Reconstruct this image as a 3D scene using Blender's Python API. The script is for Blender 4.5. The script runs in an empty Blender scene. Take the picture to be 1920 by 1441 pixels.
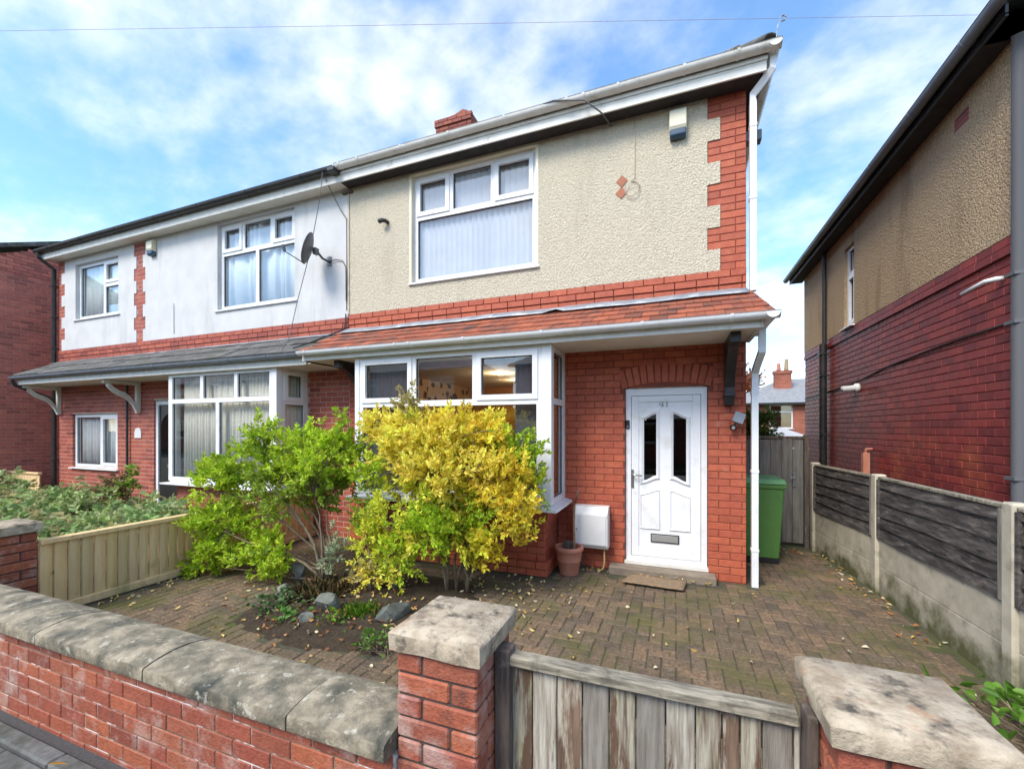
import bpy, math, random
import numpy as np
from mathutils import Vector, Matrix

random.seed(41)
rng = np.random.default_rng(41)
SC = bpy.context.scene
COL = SC.collection

# ------------------------------------------------------------------ camera
F, CXP, HY = 797.0, 960.0, 802.0            # focal length, centre column, horizon row (photo pixels)
YAW = math.atan2(305, 797)
CAM_H = 1.72
cam_d = bpy.data.cameras.new('camera')
cam_d.sensor_width = 36.0
cam_d.lens = F / 1920 * 36
cam_d.shift_y = (HY - 720.5) / 1920
cam_d.clip_start = 0.05
cam_d.clip_end = 2000
cam = bpy.data.objects.new('camera', cam_d)
cam.location = (0, 0, CAM_H)
cam.rotation_euler = (math.pi / 2, 0, YAW)
COL.objects.link(cam)
SC.camera = cam

# ------------------------------------------------------------------ sky, sun, exposure
SUN_AZ, SUN_EL = math.radians(204), math.radians(47)
world = bpy.data.worlds.new('World')
SC.world = world
world.use_nodes = True
wt = world.node_tree
wt.nodes.clear()
def wn(t, **k):
    n = wt.nodes.new(t)
    for a, b in k.items():
        setattr(n, a, b)
    return n
w_out = wn('ShaderNodeOutputWorld')
w_bg = wn('ShaderNodeBackground')
w_bg.inputs['Strength'].default_value = 0.13
sky = wn('ShaderNodeTexSky')
sky.sky_type = 'NISHITA'
sky.sun_disc = False
sky.sun_elevation = SUN_EL
sky.sun_rotation = SUN_AZ
sky.air_density = 1.0
sky.dust_density = 0.6
sky.ozone_density = 2.2
tc = wn('ShaderNodeTexCoord')
sep = wn('ShaderNodeSeparateXYZ')
wt.links.new(tc.outputs['Generated'], sep.inputs[0])
zadd = wn('ShaderNodeMath', operation='MAXIMUM'); zadd.inputs[1].default_value = 0.0
wt.links.new(sep.outputs['Z'], zadd.inputs[0])
zoff = wn('ShaderNodeMath', operation='ADD'); zoff.inputs[1].default_value = 0.33
wt.links.new(zadd.outputs[0], zoff.inputs[0])
dx = wn('ShaderNodeMath', operation='DIVIDE'); dy = wn('ShaderNodeMath', operation='DIVIDE')
wt.links.new(sep.outputs['X'], dx.inputs[0]); wt.links.new(zoff.outputs[0], dx.inputs[1])
wt.links.new(sep.outputs['Y'], dy.inputs[0]); wt.links.new(zoff.outputs[0], dy.inputs[1])
cmb = wn('ShaderNodeCombineXYZ')
wt.links.new(dx.outputs[0], cmb.inputs['X']); wt.links.new(dy.outputs[0], cmb.inputs['Y'])
mp = wn('ShaderNodeMapping')
mp.inputs['Location'].default_value = (3.1, 7.7, 0.0)
mp.inputs['Rotation'].default_value = (0, 0, math.radians(25))
mp.inputs['Scale'].default_value = (1.0, 1.2, 1.0)
wt.links.new(cmb.outputs[0], mp.inputs['Vector'])
n1 = wn('ShaderNodeTexNoise'); n1.inputs['Scale'].default_value = 1.9
n1.inputs['Detail'].default_value = 7; n1.inputs['Roughness'].default_value = 0.58
n1.inputs['Distortion'].default_value = 0.1
n2 = wn('ShaderNodeTexNoise'); n2.inputs['Scale'].default_value = 7.5
n2.inputs['Detail'].default_value = 5; n2.inputs['Roughness'].default_value = 0.55
for n in (n1, n2):
    wt.links.new(mp.outputs[0], n.inputs['Vector'])
mixn = wn('ShaderNodeMix'); mixn.inputs['Factor'].default_value = 0.28
wt.links.new(n1.outputs['Fac'], mixn.inputs['A']); wt.links.new(n2.outputs['Fac'], mixn.inputs['B'])
ramp = wn('ShaderNodeMapRange'); ramp.interpolation_type = 'SMOOTHSTEP'
ramp.inputs['From Min'].default_value = 0.37; ramp.inputs['From Max'].default_value = 0.72
ramp.inputs['To Min'].default_value = 0.06; ramp.inputs['To Max'].default_value = 0.85
wt.links.new(mixn.outputs['Result'], ramp.inputs['Value'])
cmix = wn('ShaderNodeMix', data_type='RGBA')
wt.links.new(ramp.outputs['Result'], cmix.inputs['Factor'])
hsv = wn('ShaderNodeHueSaturation'); hsv.inputs['Saturation'].default_value = 1.22; hsv.inputs['Value'].default_value = 1.3; hsv.inputs['Hue'].default_value = 0.497
wt.links.new(sky.outputs[0], hsv.inputs['Color'])
wt.links.new(hsv.outputs[0], cmix.inputs['A'])
cmix.inputs['B'].default_value = (5.2, 5.2, 5.2, 1)
wt.links.new(cmix.outputs['Result'], w_bg.inputs['Color'])
wt.links.new(w_bg.outputs[0], w_out.inputs[0])

sun_d = bpy.data.lights.new('sun', 'SUN')
sun_d.energy = 1.8
sun_d.angle = math.radians(24)
sun_d.color = (1.0, 0.93, 0.83)
sun = bpy.data.objects.new('sun', sun_d)
sdir = Vector((math.sin(SUN_AZ) * math.cos(SUN_EL), math.cos(SUN_AZ) * math.cos(SUN_EL), math.sin(SUN_EL)))
sun.rotation_euler = sdir.to_track_quat('Z', 'Y').to_euler()
sun.location = sdir * 40
COL.objects.link(sun)
SC.view_settings.view_transform = 'Standard'
SC.view_settings.look = 'None'
SC.view_settings.exposure = 1.17
SC.view_settings.gamma = 1.0
SC.render.engine = 'CYCLES'
SC.cycles.use_denoising = True
SC.cycles.max_bounces = 6
SC.cycles.diffuse_bounces = 3
SC.cycles.glossy_bounces = 3
SC.cycles.transmission_bounces = 4
SC.cycles.transparent_max_bounces = 16
SC.cycles.caustics_reflective = False
SC.cycles.caustics_refractive = False

# ------------------------------------------------------------------ pixel helper (photo pixel -> place on a known plane)
FW = (-math.sin(YAW), math.cos(YAW)); RT = (math.cos(YAW), math.sin(YAW))
def ray(px, py):
    u = (px - CXP) / F
    return (FW[0] + u * RT[0], FW[1] + u * RT[1], (HY - py) / F)
def onZ(px, py, Z):
    r = ray(px, py); t = (Z - CAM_H) / r[2]
    return Vector((r[0] * t, r[1] * t, Z))
def onY(px, py, Y):
    r = ray(px, py); t = Y / r[1]
    return Vector((r[0] * t, Y, CAM_H + r[2] * t))

# ------------------------------------------------------------------ materials
MATS = {}
def nodes_of(name):
    m = bpy.data.materials.new(name)
    m.use_nodes = True
    t = m.node_tree
    return m, t, t.nodes['Principled BSDF']
def N(t, typ, **k):
    n = t.nodes.new(typ)
    ins = k.pop('ins', {})
    for a, b in k.items():
        setattr(n, a, b)
    for a, b in ins.items():
        n.inputs[a].default_value = b
    return n
def rgb(c):
    return (c[0], c[1], c[2], 1)

def mat(name, base, rough=0.6, base2=None, scale=8.0, stretch=(1, 1, 1), detail=4, lo=0.35, hi=0.65,
        rnd=0.0, rnd_hue=None, bump=0.0, bscale=None, bdist=0.01, spec=0.5, metal=0.0,
        stain=None, stain_scale=2.0, stain_lo=0.5, stain_hi=0.7, zmask=None, coat=0.0,
        stain2=None, stain2_scale=3.0, stain2_lo=0.55, stain2_hi=0.7, voro=False, bump2=0.0, b2scale=60, rot=None, sstr=None):
    """Noise-mottled surface: base/base2 mix, per-piece variation, two shaped stains, relief."""
    m, t, p = nodes_of(name)
    L = t.links.new
    geo = N(t, 'ShaderNodeNewGeometry')
    mp_ = N(t, 'ShaderNodeMapping', ins={'Scale': stretch})
    if rot:
        mp_.inputs['Rotation'].default_value = rot
    L(geo.outputs['Position'], mp_.inputs['Vector'])
    oi = N(t, 'ShaderNodeObjectInfo')
    radd = N(t, 'ShaderNodeMath', operation='ADD')
    L(oi.outputs['Random'], radd.inputs[0]); L(geo.outputs['Random Per Island'], radd.inputs[1])
    rfr = N(t, 'ShaderNodeMath', operation='FRACT'); L(radd.outputs[0], rfr.inputs[0])
    vec = mp_.outputs[0]
    if rnd or rnd_hue:
        off = N(t, 'ShaderNodeVectorMath', operation='ADD')
        sc_ = N(t, 'ShaderNodeMath', operation='MULTIPLY', ins={1: 37.0}); L(rfr.outputs[0], sc_.inputs[0])
        L(mp_.outputs[0], off.inputs[0]); L(sc_.outputs[0], off.inputs[1])
        vec = off.outputs[0]
    nz = N(t, 'ShaderNodeTexNoise', ins={'Scale': scale, 'Detail': detail, 'Roughness': 0.6})
    L(vec, nz.inputs['Vector'])
    mr = N(t, 'ShaderNodeMapRange', ins={'From Min': lo, 'From Max': hi}); L(nz.outputs['Fac'], mr.inputs['Value'])
    mx = N(t, 'ShaderNodeMix', data_type='RGBA')
    mx.inputs['A'].default_value = rgb(base); mx.inputs['B'].default_value = rgb(base2 or base)
    L(mr.outputs[0], mx.inputs['Factor'])
    col = mx.outputs['Result']
    if rnd_hue:
        cr = N(t, 'ShaderNodeValToRGB')
        e = cr.color_ramp.elements
        n = len(rnd_hue)
        for i, c in enumerate(rnd_hue):
            el = e[i] if i < 2 else e.new(i / (n - 1))
            el.position = i / (n - 1); el.color = rgb(c)
        L(rfr.outputs[0], cr.inputs['Fac'])
        mm = N(t, 'ShaderNodeMix', data_type='RGBA', blend_type='MULTIPLY', ins={'Factor': 1.0})
        L(col, mm.inputs['A']); L(cr.outputs['Color'], mm.inputs['B']); col = mm.outputs['Result']
    if rnd:
        rm = N(t, 'ShaderNodeMapRange', ins={'To Min': 1 - rnd, 'To Max': 1 + rnd}); L(rfr.outputs[0], rm.inputs['Value'])
        hs = N(t, 'ShaderNodeHueSaturation'); L(col, hs.inputs['Color']); L(rm.outputs[0], hs.inputs['Value'])
        col = hs.outputs['Color']
    def add_stain(col, c, sc, a, b, zm):
        n_ = N(t, 'ShaderNodeTexNoise', ins={'Scale': sc, 'Detail': 4, 'Roughness': 0.68})
        if sstr:
            ms = N(t, 'ShaderNodeMapping', ins={'Scale': sstr}); L(geo.outputs['Position'], ms.inputs['Vector']); L(ms.outputs[0], n_.inputs['Vector'])
        else:
            L(geo.outputs['Position'], n_.inputs['Vector'])
        val = n_.outputs['Fac']
        if zm:
            sz = N(t, 'ShaderNodeSeparateXYZ'); L(geo.outputs['Position'], sz.inputs[0])
            zr = N(t, 'ShaderNodeMapRange', ins={'From Min': zm[0], 'From Max': zm[1], 'To Min': zm[2], 'To Max': zm[3]})
            L(sz.outputs['Z'], zr.inputs['Value'])
            ad = N(t, 'ShaderNodeMath', operation='ADD'); L(val, ad.inputs[0]); L(zr.outputs[0], ad.inputs[1]); val = ad.outputs[0]
        r_ = N(t, 'ShaderNodeMapRange', ins={'From Min': a, 'From Max': b}); L(val, r_.inputs['Value'])
        x_ = N(t, 'ShaderNodeMix', data_type='RGBA'); x_.inputs['B'].default_value = rgb(c)
        L(r_.outputs[0], x_.inputs['Factor']); L(col, x_.inputs['A'])
        return x_.outputs['Result']
    if stain:
        col = add_stain(col, stain, stain_scale, stain_lo, stain_hi, zmask)
    if stain2:
        col = add_stain(col, stain2, stain2_scale, stain2_lo, stain2_hi, None)
    L(col, p.inputs['Base Color'])
    p.inputs['Roughness'].default_value = rough
    p.inputs['Specular IOR Level'].default_value = spec
    p.inputs['Metallic'].default_value = metal
    p.inputs['Coat Weight'].default_value = coat
    if bump:
        if voro:
            b_ = N(t, 'ShaderNodeTexVoronoi', ins={'Scale': bscale or scale * 3}, feature='F1')
            n_ = N(t, 'ShaderNodeTexNoise', ins={'Scale': (bscale or scale * 3) * 0.7, 'Detail': 3})
            L(geo.outputs['Position'], n_.inputs['Vector'])
            vm = N(t, 'ShaderNodeVectorMath', operation='MULTIPLY_ADD'); vm.inputs[1].default_value = (0.03, 0.03, 0.03)
            L(n_.outputs['Color'], vm.inputs[0]); L(geo.outputs['Position'], vm.inputs[2]); L(vm.outputs[0], b_.inputs['Vector'])
            h = b_.outputs['Distance']
            inv = N(t, 'ShaderNodeMath', operation='SUBTRACT', ins={0: 1.0}); L(h, inv.inputs[1]); h = inv.outputs[0]
        else:
            b_ = N(t, 'ShaderNodeTexNoise', ins={'Scale': bscale or scale * 3, 'Detail': 4, 'Roughness': 0.7})
            L(mp_.outputs[0] if rot or stretch != (1, 1, 1) else geo.outputs['Position'], b_.inputs['Vector'])
            h = b_.outputs['Fac']
        bp = N(t, 'ShaderNodeBump', ins={'Strength': bump, 'Distance': bdist}); L(h, bp.inputs['Height'])
        nrm = bp.outputs['Normal']
        if bump2:
            b2 = N(t, 'ShaderNodeTexNoise', ins={'Scale': b2scale, 'Detail': 6}); L(geo.outputs['Position'], b2.inputs['Vector'])
            bp2 = N(t, 'ShaderNodeBump', ins={'Strength': bump2, 'Distance': bdist}); L(b2.outputs['Fac'], bp2.inputs['Height']); L(nrm, bp2.inputs['Normal'])
            nrm = bp2.outputs['Normal']
        L(nrm, p.inputs['Normal'])
    MATS[name] = m
    return m

BR = ((0.62, 0.55, 0.6), (1.0, 0.9, 0.95), (0.85, 0.72, 0.8), (1.12, 1.1, 0.95), (0.95, 1.0, 1.0), (0.75, 0.7, 0.75), (1.05, 1.0, 0.9))
BRS = ((0.82, 0.78, 0.8), (1.0, 0.95, 0.97), (0.93, 0.86, 0.9), (1.06, 1.05, 1.0), (0.98, 1.0, 1.0), (0.88, 0.82, 0.85), (1.03, 1.0, 0.95))
mat('brick_red', (0.50, 0.125, 0.060), 0.62, (0.42, 0.092, 0.045), scale=14, rnd_hue=BRS, rnd=0.05, bump=0.8, bscale=80, bdist=0.008,
    stain=(0.42, 0.26, 0.2), stain_scale=3.2, stain_lo=0.62, stain_hi=0.9, stain2=(0.06, 0.04, 0.03), stain2_scale=5, stain2_lo=0.64, stain2_hi=0.9)
mat('mortar_red', (0.26, 0.062, 0.034), 0.9, (0.17, 0.05, 0.03), scale=9, bump=0.3, bscale=120)
mat('brick_pale', (0.42, 0.115, 0.072), 0.7, (0.35, 0.085, 0.055), scale=14, rnd_hue=BR, rnd=0.06, bump=0.4, bscale=70, bdist=0.006)
mat('brick_gable', (0.58, 0.20, 0.14), 0.75, (0.48, 0.155, 0.11), scale=14, rnd_hue=((0.7, 0.68, 0.72), (1.0, 0.95, 0.98), (0.9, 0.85, 0.9), (1.1, 1.05, 1.0)), rnd=0.08, bump=0.3)
mat('mortar_pale', (0.60, 0.44, 0.36), 0.9, (0.46, 0.32, 0.26), scale=9, bump=0.3, bscale=120)
BR2 = ((0.7, 0.65, 0.72), (1.0, 1.0, 1.0), (0.8, 0.72, 0.8), (1.1, 1.0, 0.9), (0.62, 0.6, 0.68), (1.0, 0.85, 0.8))
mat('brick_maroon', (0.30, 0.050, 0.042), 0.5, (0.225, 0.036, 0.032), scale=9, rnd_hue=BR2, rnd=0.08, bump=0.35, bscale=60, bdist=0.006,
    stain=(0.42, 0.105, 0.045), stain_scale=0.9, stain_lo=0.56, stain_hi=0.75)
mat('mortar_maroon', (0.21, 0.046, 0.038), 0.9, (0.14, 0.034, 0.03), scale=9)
mat('brick_street', (0.43, 0.130, 0.070), 0.55, (0.33, 0.095, 0.052), scale=30, rnd_hue=BR, rnd=0.08, bump=0.9, bscale=60, bdist=0.010,
    stain=(0.60, 0.50, 0.44), stain_scale=4.2, stain_lo=0.50, stain_hi=0.82, stain2=(0.09, 0.05, 0.035), stain2_scale=6, stain2_lo=0.6, stain2_hi=0.85)
mat('mortar_street', (0.30, 0.215, 0.155), 0.95, (0.13, 0.085, 0.06), scale=7, bump=0.6, bscale=80,
    stain=(0.75, 0.72, 0.68), stain_scale=3.0, stain_lo=0.52, stain_hi=0.58)
mat('mortar_pier', (0.055, 0.04, 0.035), 0.95, (0.09, 0.07, 0.06), scale=20, bump=0.6, bscale=80)
mat('pebbledash_cream', (0.70, 0.63, 0.485), 0.9, (0.56, 0.495, 0.37), scale=48, bump=0.8, bscale=56, bdist=0.016, voro=True, bump2=0.5, b2scale=110,
    stain=(0.45, 0.40, 0.30), stain_scale=1.5, stain_lo=0.54, stain_hi=0.85, sstr=(2.2, 2.2, 0.35))
mat('render_white', (0.64, 0.64, 0.63), 0.85, (0.58, 0.58, 0.57), scale=3, bump=0.35, bscale=40, bdist=0.008, stain=(0.42, 0.42, 0.40), stain_scale=1.6, stain_lo=0.55, stain_hi=0.9, sstr=(2.2, 2.2, 0.3))
mat('pebbledash_brown', (0.66, 0.49, 0.30), 0.95, (0.40, 0.285, 0.17), scale=42, bump=0.9, bscale=52, bdist=0.02, voro=True, bump2=0.6, b2scale=90,
    stain=(0.28, 0.19, 0.115), stain_scale=1.4, stain_lo=0.52, stain_hi=0.8, sstr=(2, 2, 0.4))
mat('upvc', (0.83, 0.84, 0.855), 0.3, (0.79, 0.80, 0.81), scale=3, spec=0.5, stain=(0.55, 0.53, 0.46), stain_scale=6, stain_lo=0.55, stain_hi=0.95)
mat('upvc_aged', (0.78, 0.77, 0.72), 0.45, (0.68, 0.67, 0.61), scale=6, stain=(0.36, 0.34, 0.28), stain_scale=5, stain_lo=0.58, stain_hi=0.8)
mat('painted_white_wood', (0.72, 0.71, 0.66), 0.5, (0.62, 0.61, 0.55), scale=10, stain=(0.4, 0.38, 0.3), stain_scale=8, stain_lo=0.6, stain_hi=0.8, bump=0.2, bscale=40)
mat('black_paint', (0.012, 0.012, 0.014), 0.4, (0.025, 0.024, 0.024), scale=10)
mat('black_iron', (0.018, 0.019, 0.02), 0.45, (0.04, 0.037, 0.033), scale=10, bump=0.2, bscale=40)
mat('grey_gutter', (0.22, 0.25, 0.29), 0.4, (0.17, 0.19, 0.22), scale=6)
mat('soffit_dark', (0.028, 0.024, 0.024), 0.8, (0.045, 0.04, 0.038), scale=9)
mat('soffit_pale', (0.82, 0.77, 0.66), 0.7, (0.74, 0.69, 0.58), scale=4)
mat('tile_orange', (0.37, 0.112, 0.058), 0.8, (0.26, 0.075, 0.04), scale=12, rnd_hue=((0.55, 0.6, 0.7), (1, 1, 1), (0.8, 0.8, 0.85), (1.2, 1.15, 1.05), (1, 0.95, 0.9), (0.7, 0.7, 0.75)),
    rnd=0.08, bump=0.4, bscale=60, stain=(0.075, 0.06, 0.05), stain_scale=3.2, stain_lo=0.48, stain_hi=0.72)
mat('tile_grey', (0.13, 0.13, 0.122), 0.85, (0.075, 0.072, 0.068), scale=10, rnd=0.2, bump=0.5, bscale=50,
    stain=(0.30, 0.29, 0.25), stain_scale=3.5, stain_lo=0.56, stain_hi=0.78, stain2=(0.07, 0.075, 0.04), stain2_scale=2.5)
mat('slate', (0.33, 0.335, 0.34), 0.75, (0.24, 0.245, 0.25), scale=5, rnd=0.15)
mat('lead', (0.30, 0.33, 0.36), 0.5, (0.22, 0.24, 0.265), scale=6, bump=0.4, bscale=12, bdist=0.02, metal=0.2, stain=(0.5, 0.52, 0.54), stain_scale=5)
mat('stone_sill', (0.27, 0.22, 0.165), 0.85, (0.19, 0.15, 0.11), scale=9, bump=0.4, bscale=60)
mat('coping_stone', (0.39, 0.335, 0.24), 0.95, (0.19, 0.168, 0.12), scale=11, spec=0.25, lo=0.36, hi=0.62, bump=0.7, bscale=75, bdist=0.010, rnd=0.08,
    stain=(0.06, 0.065, 0.055), stain_scale=5, stain_lo=0.46, stain_hi=0.72, stain2=(0.52, 0.49, 0.40), stain2_scale=16, stain2_lo=0.58, stain2_hi=0.7)
mat('cap_stone', (0.54, 0.46, 0.34), 0.95, (0.32, 0.255, 0.18), scale=14, spec=0.25, lo=0.36, hi=0.64, bump=0.7, bscale=70, bdist=0.010,
    stain=(0.09, 0.08, 0.065), stain_scale=12, stain_lo=0.52, stain_hi=0.7, stain2=(0.42, 0.22, 0.12), stain2_scale=6.5, stain2_lo=0.6, stain2_hi=0.74)
mat('paving_block', (0.225, 0.170, 0.112), 0.95, (0.120, 0.092, 0.062), scale=45, lo=0.38, hi=0.62, spec=0.3, rnd_hue=((0.8, 0.8, 0.85), (1.1, 1.0, 0.95), (0.95, 0.95, 1.0), (1.25, 1.1, 1.0), (0.85, 0.8, 0.8)), rnd=0.08,
    bump=0.9, bscale=80, bdist=0.010, stain=(0.115, 0.112, 0.038), stain_scale=1.7, stain_lo=0.47, stain_hi=0.70, stain2=(0.075, 0.062, 0.05), stain2_scale=3.0, stain2_lo=0.52, stain2_hi=0.78)
mat('paving_joint', (0.10, 0.092, 0.055), 0.95, (0.055, 0.05, 0.036), scale=30, bump=0.8, bscale=90, stain=(0.075, 0.09, 0.018), stain_scale=1.2, stain_lo=0.48, stain_hi=0.62)
mat('soil', (0.036, 0.023, 0.012), 0.95, (0.065, 0.044, 0.024), scale=20, bump=1.0, bscale=50, bdist=0.02)
mat('asphalt', (0.055, 0.056, 0.058), 0.9, (0.085, 0.085, 0.085), scale=60, bump=0.6, bscale=180, bdist=0.004)
mat('flagstone', (0.16, 0.165, 0.155), 0.9, (0.10, 0.105, 0.10), scale=25, bump=0.5, bscale=150, bdist=0.004, rnd=0.08, stain=(0.06, 0.065, 0.05), stain_scale=3)
mat('kerb_stone', (0.30, 0.295, 0.28), 0.9, (0.22, 0.215, 0.2), scale=25, bump=0.4, bscale=120, rnd=0.08)
mat('grass_ground', (0.05, 0.075, 0.02), 0.95, (0.035, 0.045, 0.018), scale=3, bump=0.6, bscale=30)
mat('concrete', (0.56, 0.51, 0.39), 0.9, (0.42, 0.38, 0.285), scale=6, bump=0.4, bscale=80, bdist=0.006, rnd=0.05,
    stain=(0.10, 0.10, 0.035), stain_scale=3.0, zmask=(0.0, 0.5, 0.24, -0.26), stain_lo=0.5, stain_hi=0.75, stain2=(0.24, 0.22, 0.17), stain2_scale=4)
def wood(name, a, b, **k):
    mat(name, a, 0.88, b, scale=8, stretch=(8, 8, 0.55), lo=0.36, hi=0.66, rnd=0.08, bump=0.7, bscale=18, bdist=0.008, sstr=(4, 4, 0.7), **k)
wood('board_pale', (0.56, 0.53, 0.45), (0.24, 0.20, 0.15), stain=(0.10, 0.06, 0.035), stain_scale=6, stain_lo=0.60, stain_hi=0.68)
wood('board_brown', (0.24, 0.16, 0.105), (0.10, 0.06, 0.04), stain=(0.48, 0.44, 0.35), stain_scale=5, stain_lo=0.50, stain_hi=0.62)
wood('board_grey', (0.29, 0.265, 0.225), (0.17, 0.15, 0.125), stain=(0.30, 0.28, 0.25), stain_scale=9, stain_lo=0.55, stain_hi=0.75)
wood('board_streaked', (0.46, 0.43, 0.33), (0.13, 0.085, 0.055), stain=(0.13, 0.075, 0.045), stain_scale=4, stain_lo=0.50, stain_hi=0.58, stain2=(0.34, 0.34, 0.20), stain2_scale=5, stain2_lo=0.56)
WS = ((0.45, 0.45, 0.48), (1.3, 1.3, 1.25), (0.42, 0.26, 0.17), (0.7, 0.7, 0.74), (1.45, 1.42, 1.3), (0.5, 0.48, 0.5), (1.0, 0.88, 0.62))
mat('wood_weathered', (0.46, 0.42, 0.34), 0.85, (0.13, 0.10, 0.075), scale=8, stretch=(9, 9, 0.6), lo=0.38, hi=0.68, rnd_hue=WS, bump=0.6, bscale=16, bdist=0.008,
    stain=(0.07, 0.04, 0.025), stain_scale=5, stain_lo=0.54, stain_hi=0.66, stain2=(0.34, 0.33, 0.20), stain2_scale=4)
mat('wood_rail', (0.40, 0.36, 0.27), 0.85, (0.14, 0.125, 0.095), scale=9, stretch=(0.6, 4, 4), lo=0.36, hi=0.62, bump=0.6, bscale=20, bdist=0.008, stain=(0.085, 0.075, 0.055), stain_scale=7, stain_lo=0.56, stain_hi=0.7)
mat('wood_post', (0.16, 0.125, 0.10), 0.85, (0.075, 0.055, 0.045), scale=7, stretch=(4, 4, 0.6), bump=0.5, bscale=20, stain=(0.26, 0.24, 0.20), stain_scale=6, stain_lo=0.6)
mat('wood_new', (0.78, 0.58, 0.33), 0.8, (0.68, 0.49, 0.27), scale=6, stretch=(4, 4, 0.5), rnd_hue=((0.88, 0.9, 0.85), (1.1, 1.05, 1.0), (1, 1, 1), (1.15, 1.08, 1.0), (0.95, 0.95, 0.8)), bump=0.3, bscale=20,
    stain=(0.36, 0.31, 0.12), stain_scale=3.5, zmask=(0.0, 0.4, 0.10, -0.22), stain_lo=0.54, stain_hi=0.74, stain2=(0.34, 0.22, 0.11), stain2_scale=9, stain2_lo=0.66, stain2_hi=0.74)
mat('wood_grey', (0.24, 0.225, 0.19), 0.9, (0.135, 0.125, 0.105), scale=6, stretch=(4, 4, 0.4), rnd=0.15, bump=0.4, bscale=20, stain=(0.07, 0.075, 0.03), stain_scale=3, zmask=(0.0, 0.5, 0.1, -0.1), stain_lo=0.55, stain_hi=0.75)
mat('wood_slat_dark', (0.115, 0.10, 0.09), 0.85, (0.038, 0.032, 0.03), scale=8, stretch=(4, 0.6, 4), lo=0.36, hi=0.6, rnd=0.25, bump=0.6, bscale=18, bdist=0.01,
    sstr=(3, 0.7, 4), stain=(0.27, 0.235, 0.195), stain_scale=5, stain_lo=0.55, stain_hi=0.75, stain2=(0.015, 0.012, 0.012), stain2_scale=4, stain2_lo=0.58)
mat('wheelie_green', (0.11, 0.26, 0.06), 0.5, (0.095, 0.23, 0.052), scale=6, stain=(0.06, 0.14, 0.07), stain_scale=5, stain_lo=0.6)
mat('wheelie_lid', (0.13, 0.33, 0.12), 0.5, (0.11, 0.29, 0.105), scale=6)
mat('rubber', (0.015, 0.015, 0.016), 0.7)
mat('terracotta', (0.56, 0.235, 0.155), 0.75, (0.48, 0.195, 0.125), scale=9, bump=0.2, bscale=60, stain=(0.5, 0.34, 0.27), stain_scale=7, stain_lo=0.62, stain_hi=0.8)
mat('coir', (0.30, 0.215, 0.13), 0.95, (0.21, 0.145, 0.085), scale=30, bump=0.8, bscale=200, bdist=0.006)
mat('bark', (0.26, 0.20, 0.13), 0.9, (0.14, 0.11, 0.075), scale=20, stretch=(2, 2, 0.5), bump=0.5, bscale=50)
mat('stick', (0.30, 0.17, 0.10), 0.75, (0.16, 0.10, 0.07), scale=14)
mat('rock', (0.18, 0.20, 0.18), 0.85, (0.09, 0.10, 0.09), scale=9, rnd_hue=((1, 1, 1), (1.25, 1.15, 0.95), (0.8, 0.8, 0.8), (1.3, 1.2, 1.1)), bump=0.6, bscale=25, bdist=0.02, stain=(0.10, 0.11, 0.05), stain_scale=6, stain_lo=0.56)
mat('cream_plastic', (0.76, 0.71, 0.53), 0.4, (0.72, 0.67, 0.5), scale=5)
mat('blue_plastic', (0.03, 0.07, 0.12), 0.35, (0.04, 0.085, 0.14), scale=8)
mat('white_plastic', (0.80, 0.80, 0.78), 0.4, (0.75, 0.75, 0.73), scale=5)
mat('dish_grey', (0.085, 0.092, 0.10), 0.5, (0.11, 0.115, 0.12), scale=6)
mat('steel', (0.45, 0.45, 0.45), 0.35, (0.38, 0.38, 0.38), scale=30, metal=0.9)
mat('silver', (0.36, 0.36, 0.34), 0.5, (0.32, 0.32, 0.30), scale=30, metal=0.3)
mat('grey_box', (0.20, 0.22, 0.25), 0.4, (0.18, 0.2, 0.22), scale=6)
mat('cable_grey', (0.13, 0.13, 0.135), 0.6)
mat('cable_black', (0.018, 0.015, 0.015), 0.6)
mat('cable_cream', (0.55, 0.47, 0.33), 0.7)
mat('cable_sky', (0.42, 0.30, 0.28), 0.6)
mat('diamond_tile', (0.42, 0.155, 0.075), 0.7, (0.36, 0.13, 0.065), scale=30, bump=0.2)
mat('yellow_pipe', (0.45, 0.34, 0.13), 0.6)
mat('chimney_brick', (0.30, 0.09, 0.06), 0.8, (0.24, 0.07, 0.05), scale=10, rnd_hue=BR, rnd=0.08, bump=0.3)
mat('pot_buff', (0.44, 0.31, 0.17), 0.8, (0.36, 0.25, 0.14), scale=8)
mat('interior_beige', (0.42, 0.30, 0.20), 0.8, (0.38, 0.27, 0.18), scale=2)
mat('interior_orange', (0.46, 0.21, 0.05), 0.8, (0.42, 0.19, 0.045), scale=2)
mat('interior_ceiling', (0.72, 0.66, 0.56), 0.9)
mat('interior_floor', (0.12, 0.08, 0.055), 0.7, (0.09, 0.06, 0.04), scale=5)
mat('interior_dark', (0.10, 0.09, 0.085), 0.9)
mat('blind_white', (0.78, 0.80, 0.84), 0.8, (0.72, 0.74, 0.78), scale=5)
mat('blind_grey', (0.26, 0.27, 0.30), 0.85, (0.22, 0.23, 0.26), scale=7)
mat('blind_beige', (0.44, 0.35, 0.27), 0.85, (0.38, 0.30, 0.23), scale=7)
mat('curtain_net', (0.88, 0.86, 0.76), 0.9, (0.80, 0.78, 0.68), scale=7)
mat('curtain_blue', (0.86, 0.93, 0.97), 0.9, (0.80, 0.88, 0.93), scale=7)
mat('curtain_mint', (0.82, 0.93, 0.94), 0.9, (0.76, 0.87, 0.88), scale=7)
mat('curtain_grey', (0.82, 0.86, 0.86), 0.9, (0.74, 0.78, 0.78), scale=7)
mat('dark_door', (0.02, 0.02, 0.022), 0.3, (0.03, 0.03, 0.03), scale=5)
mat('parasol_white', (0.75, 0.75, 0.76), 0.8)
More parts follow.
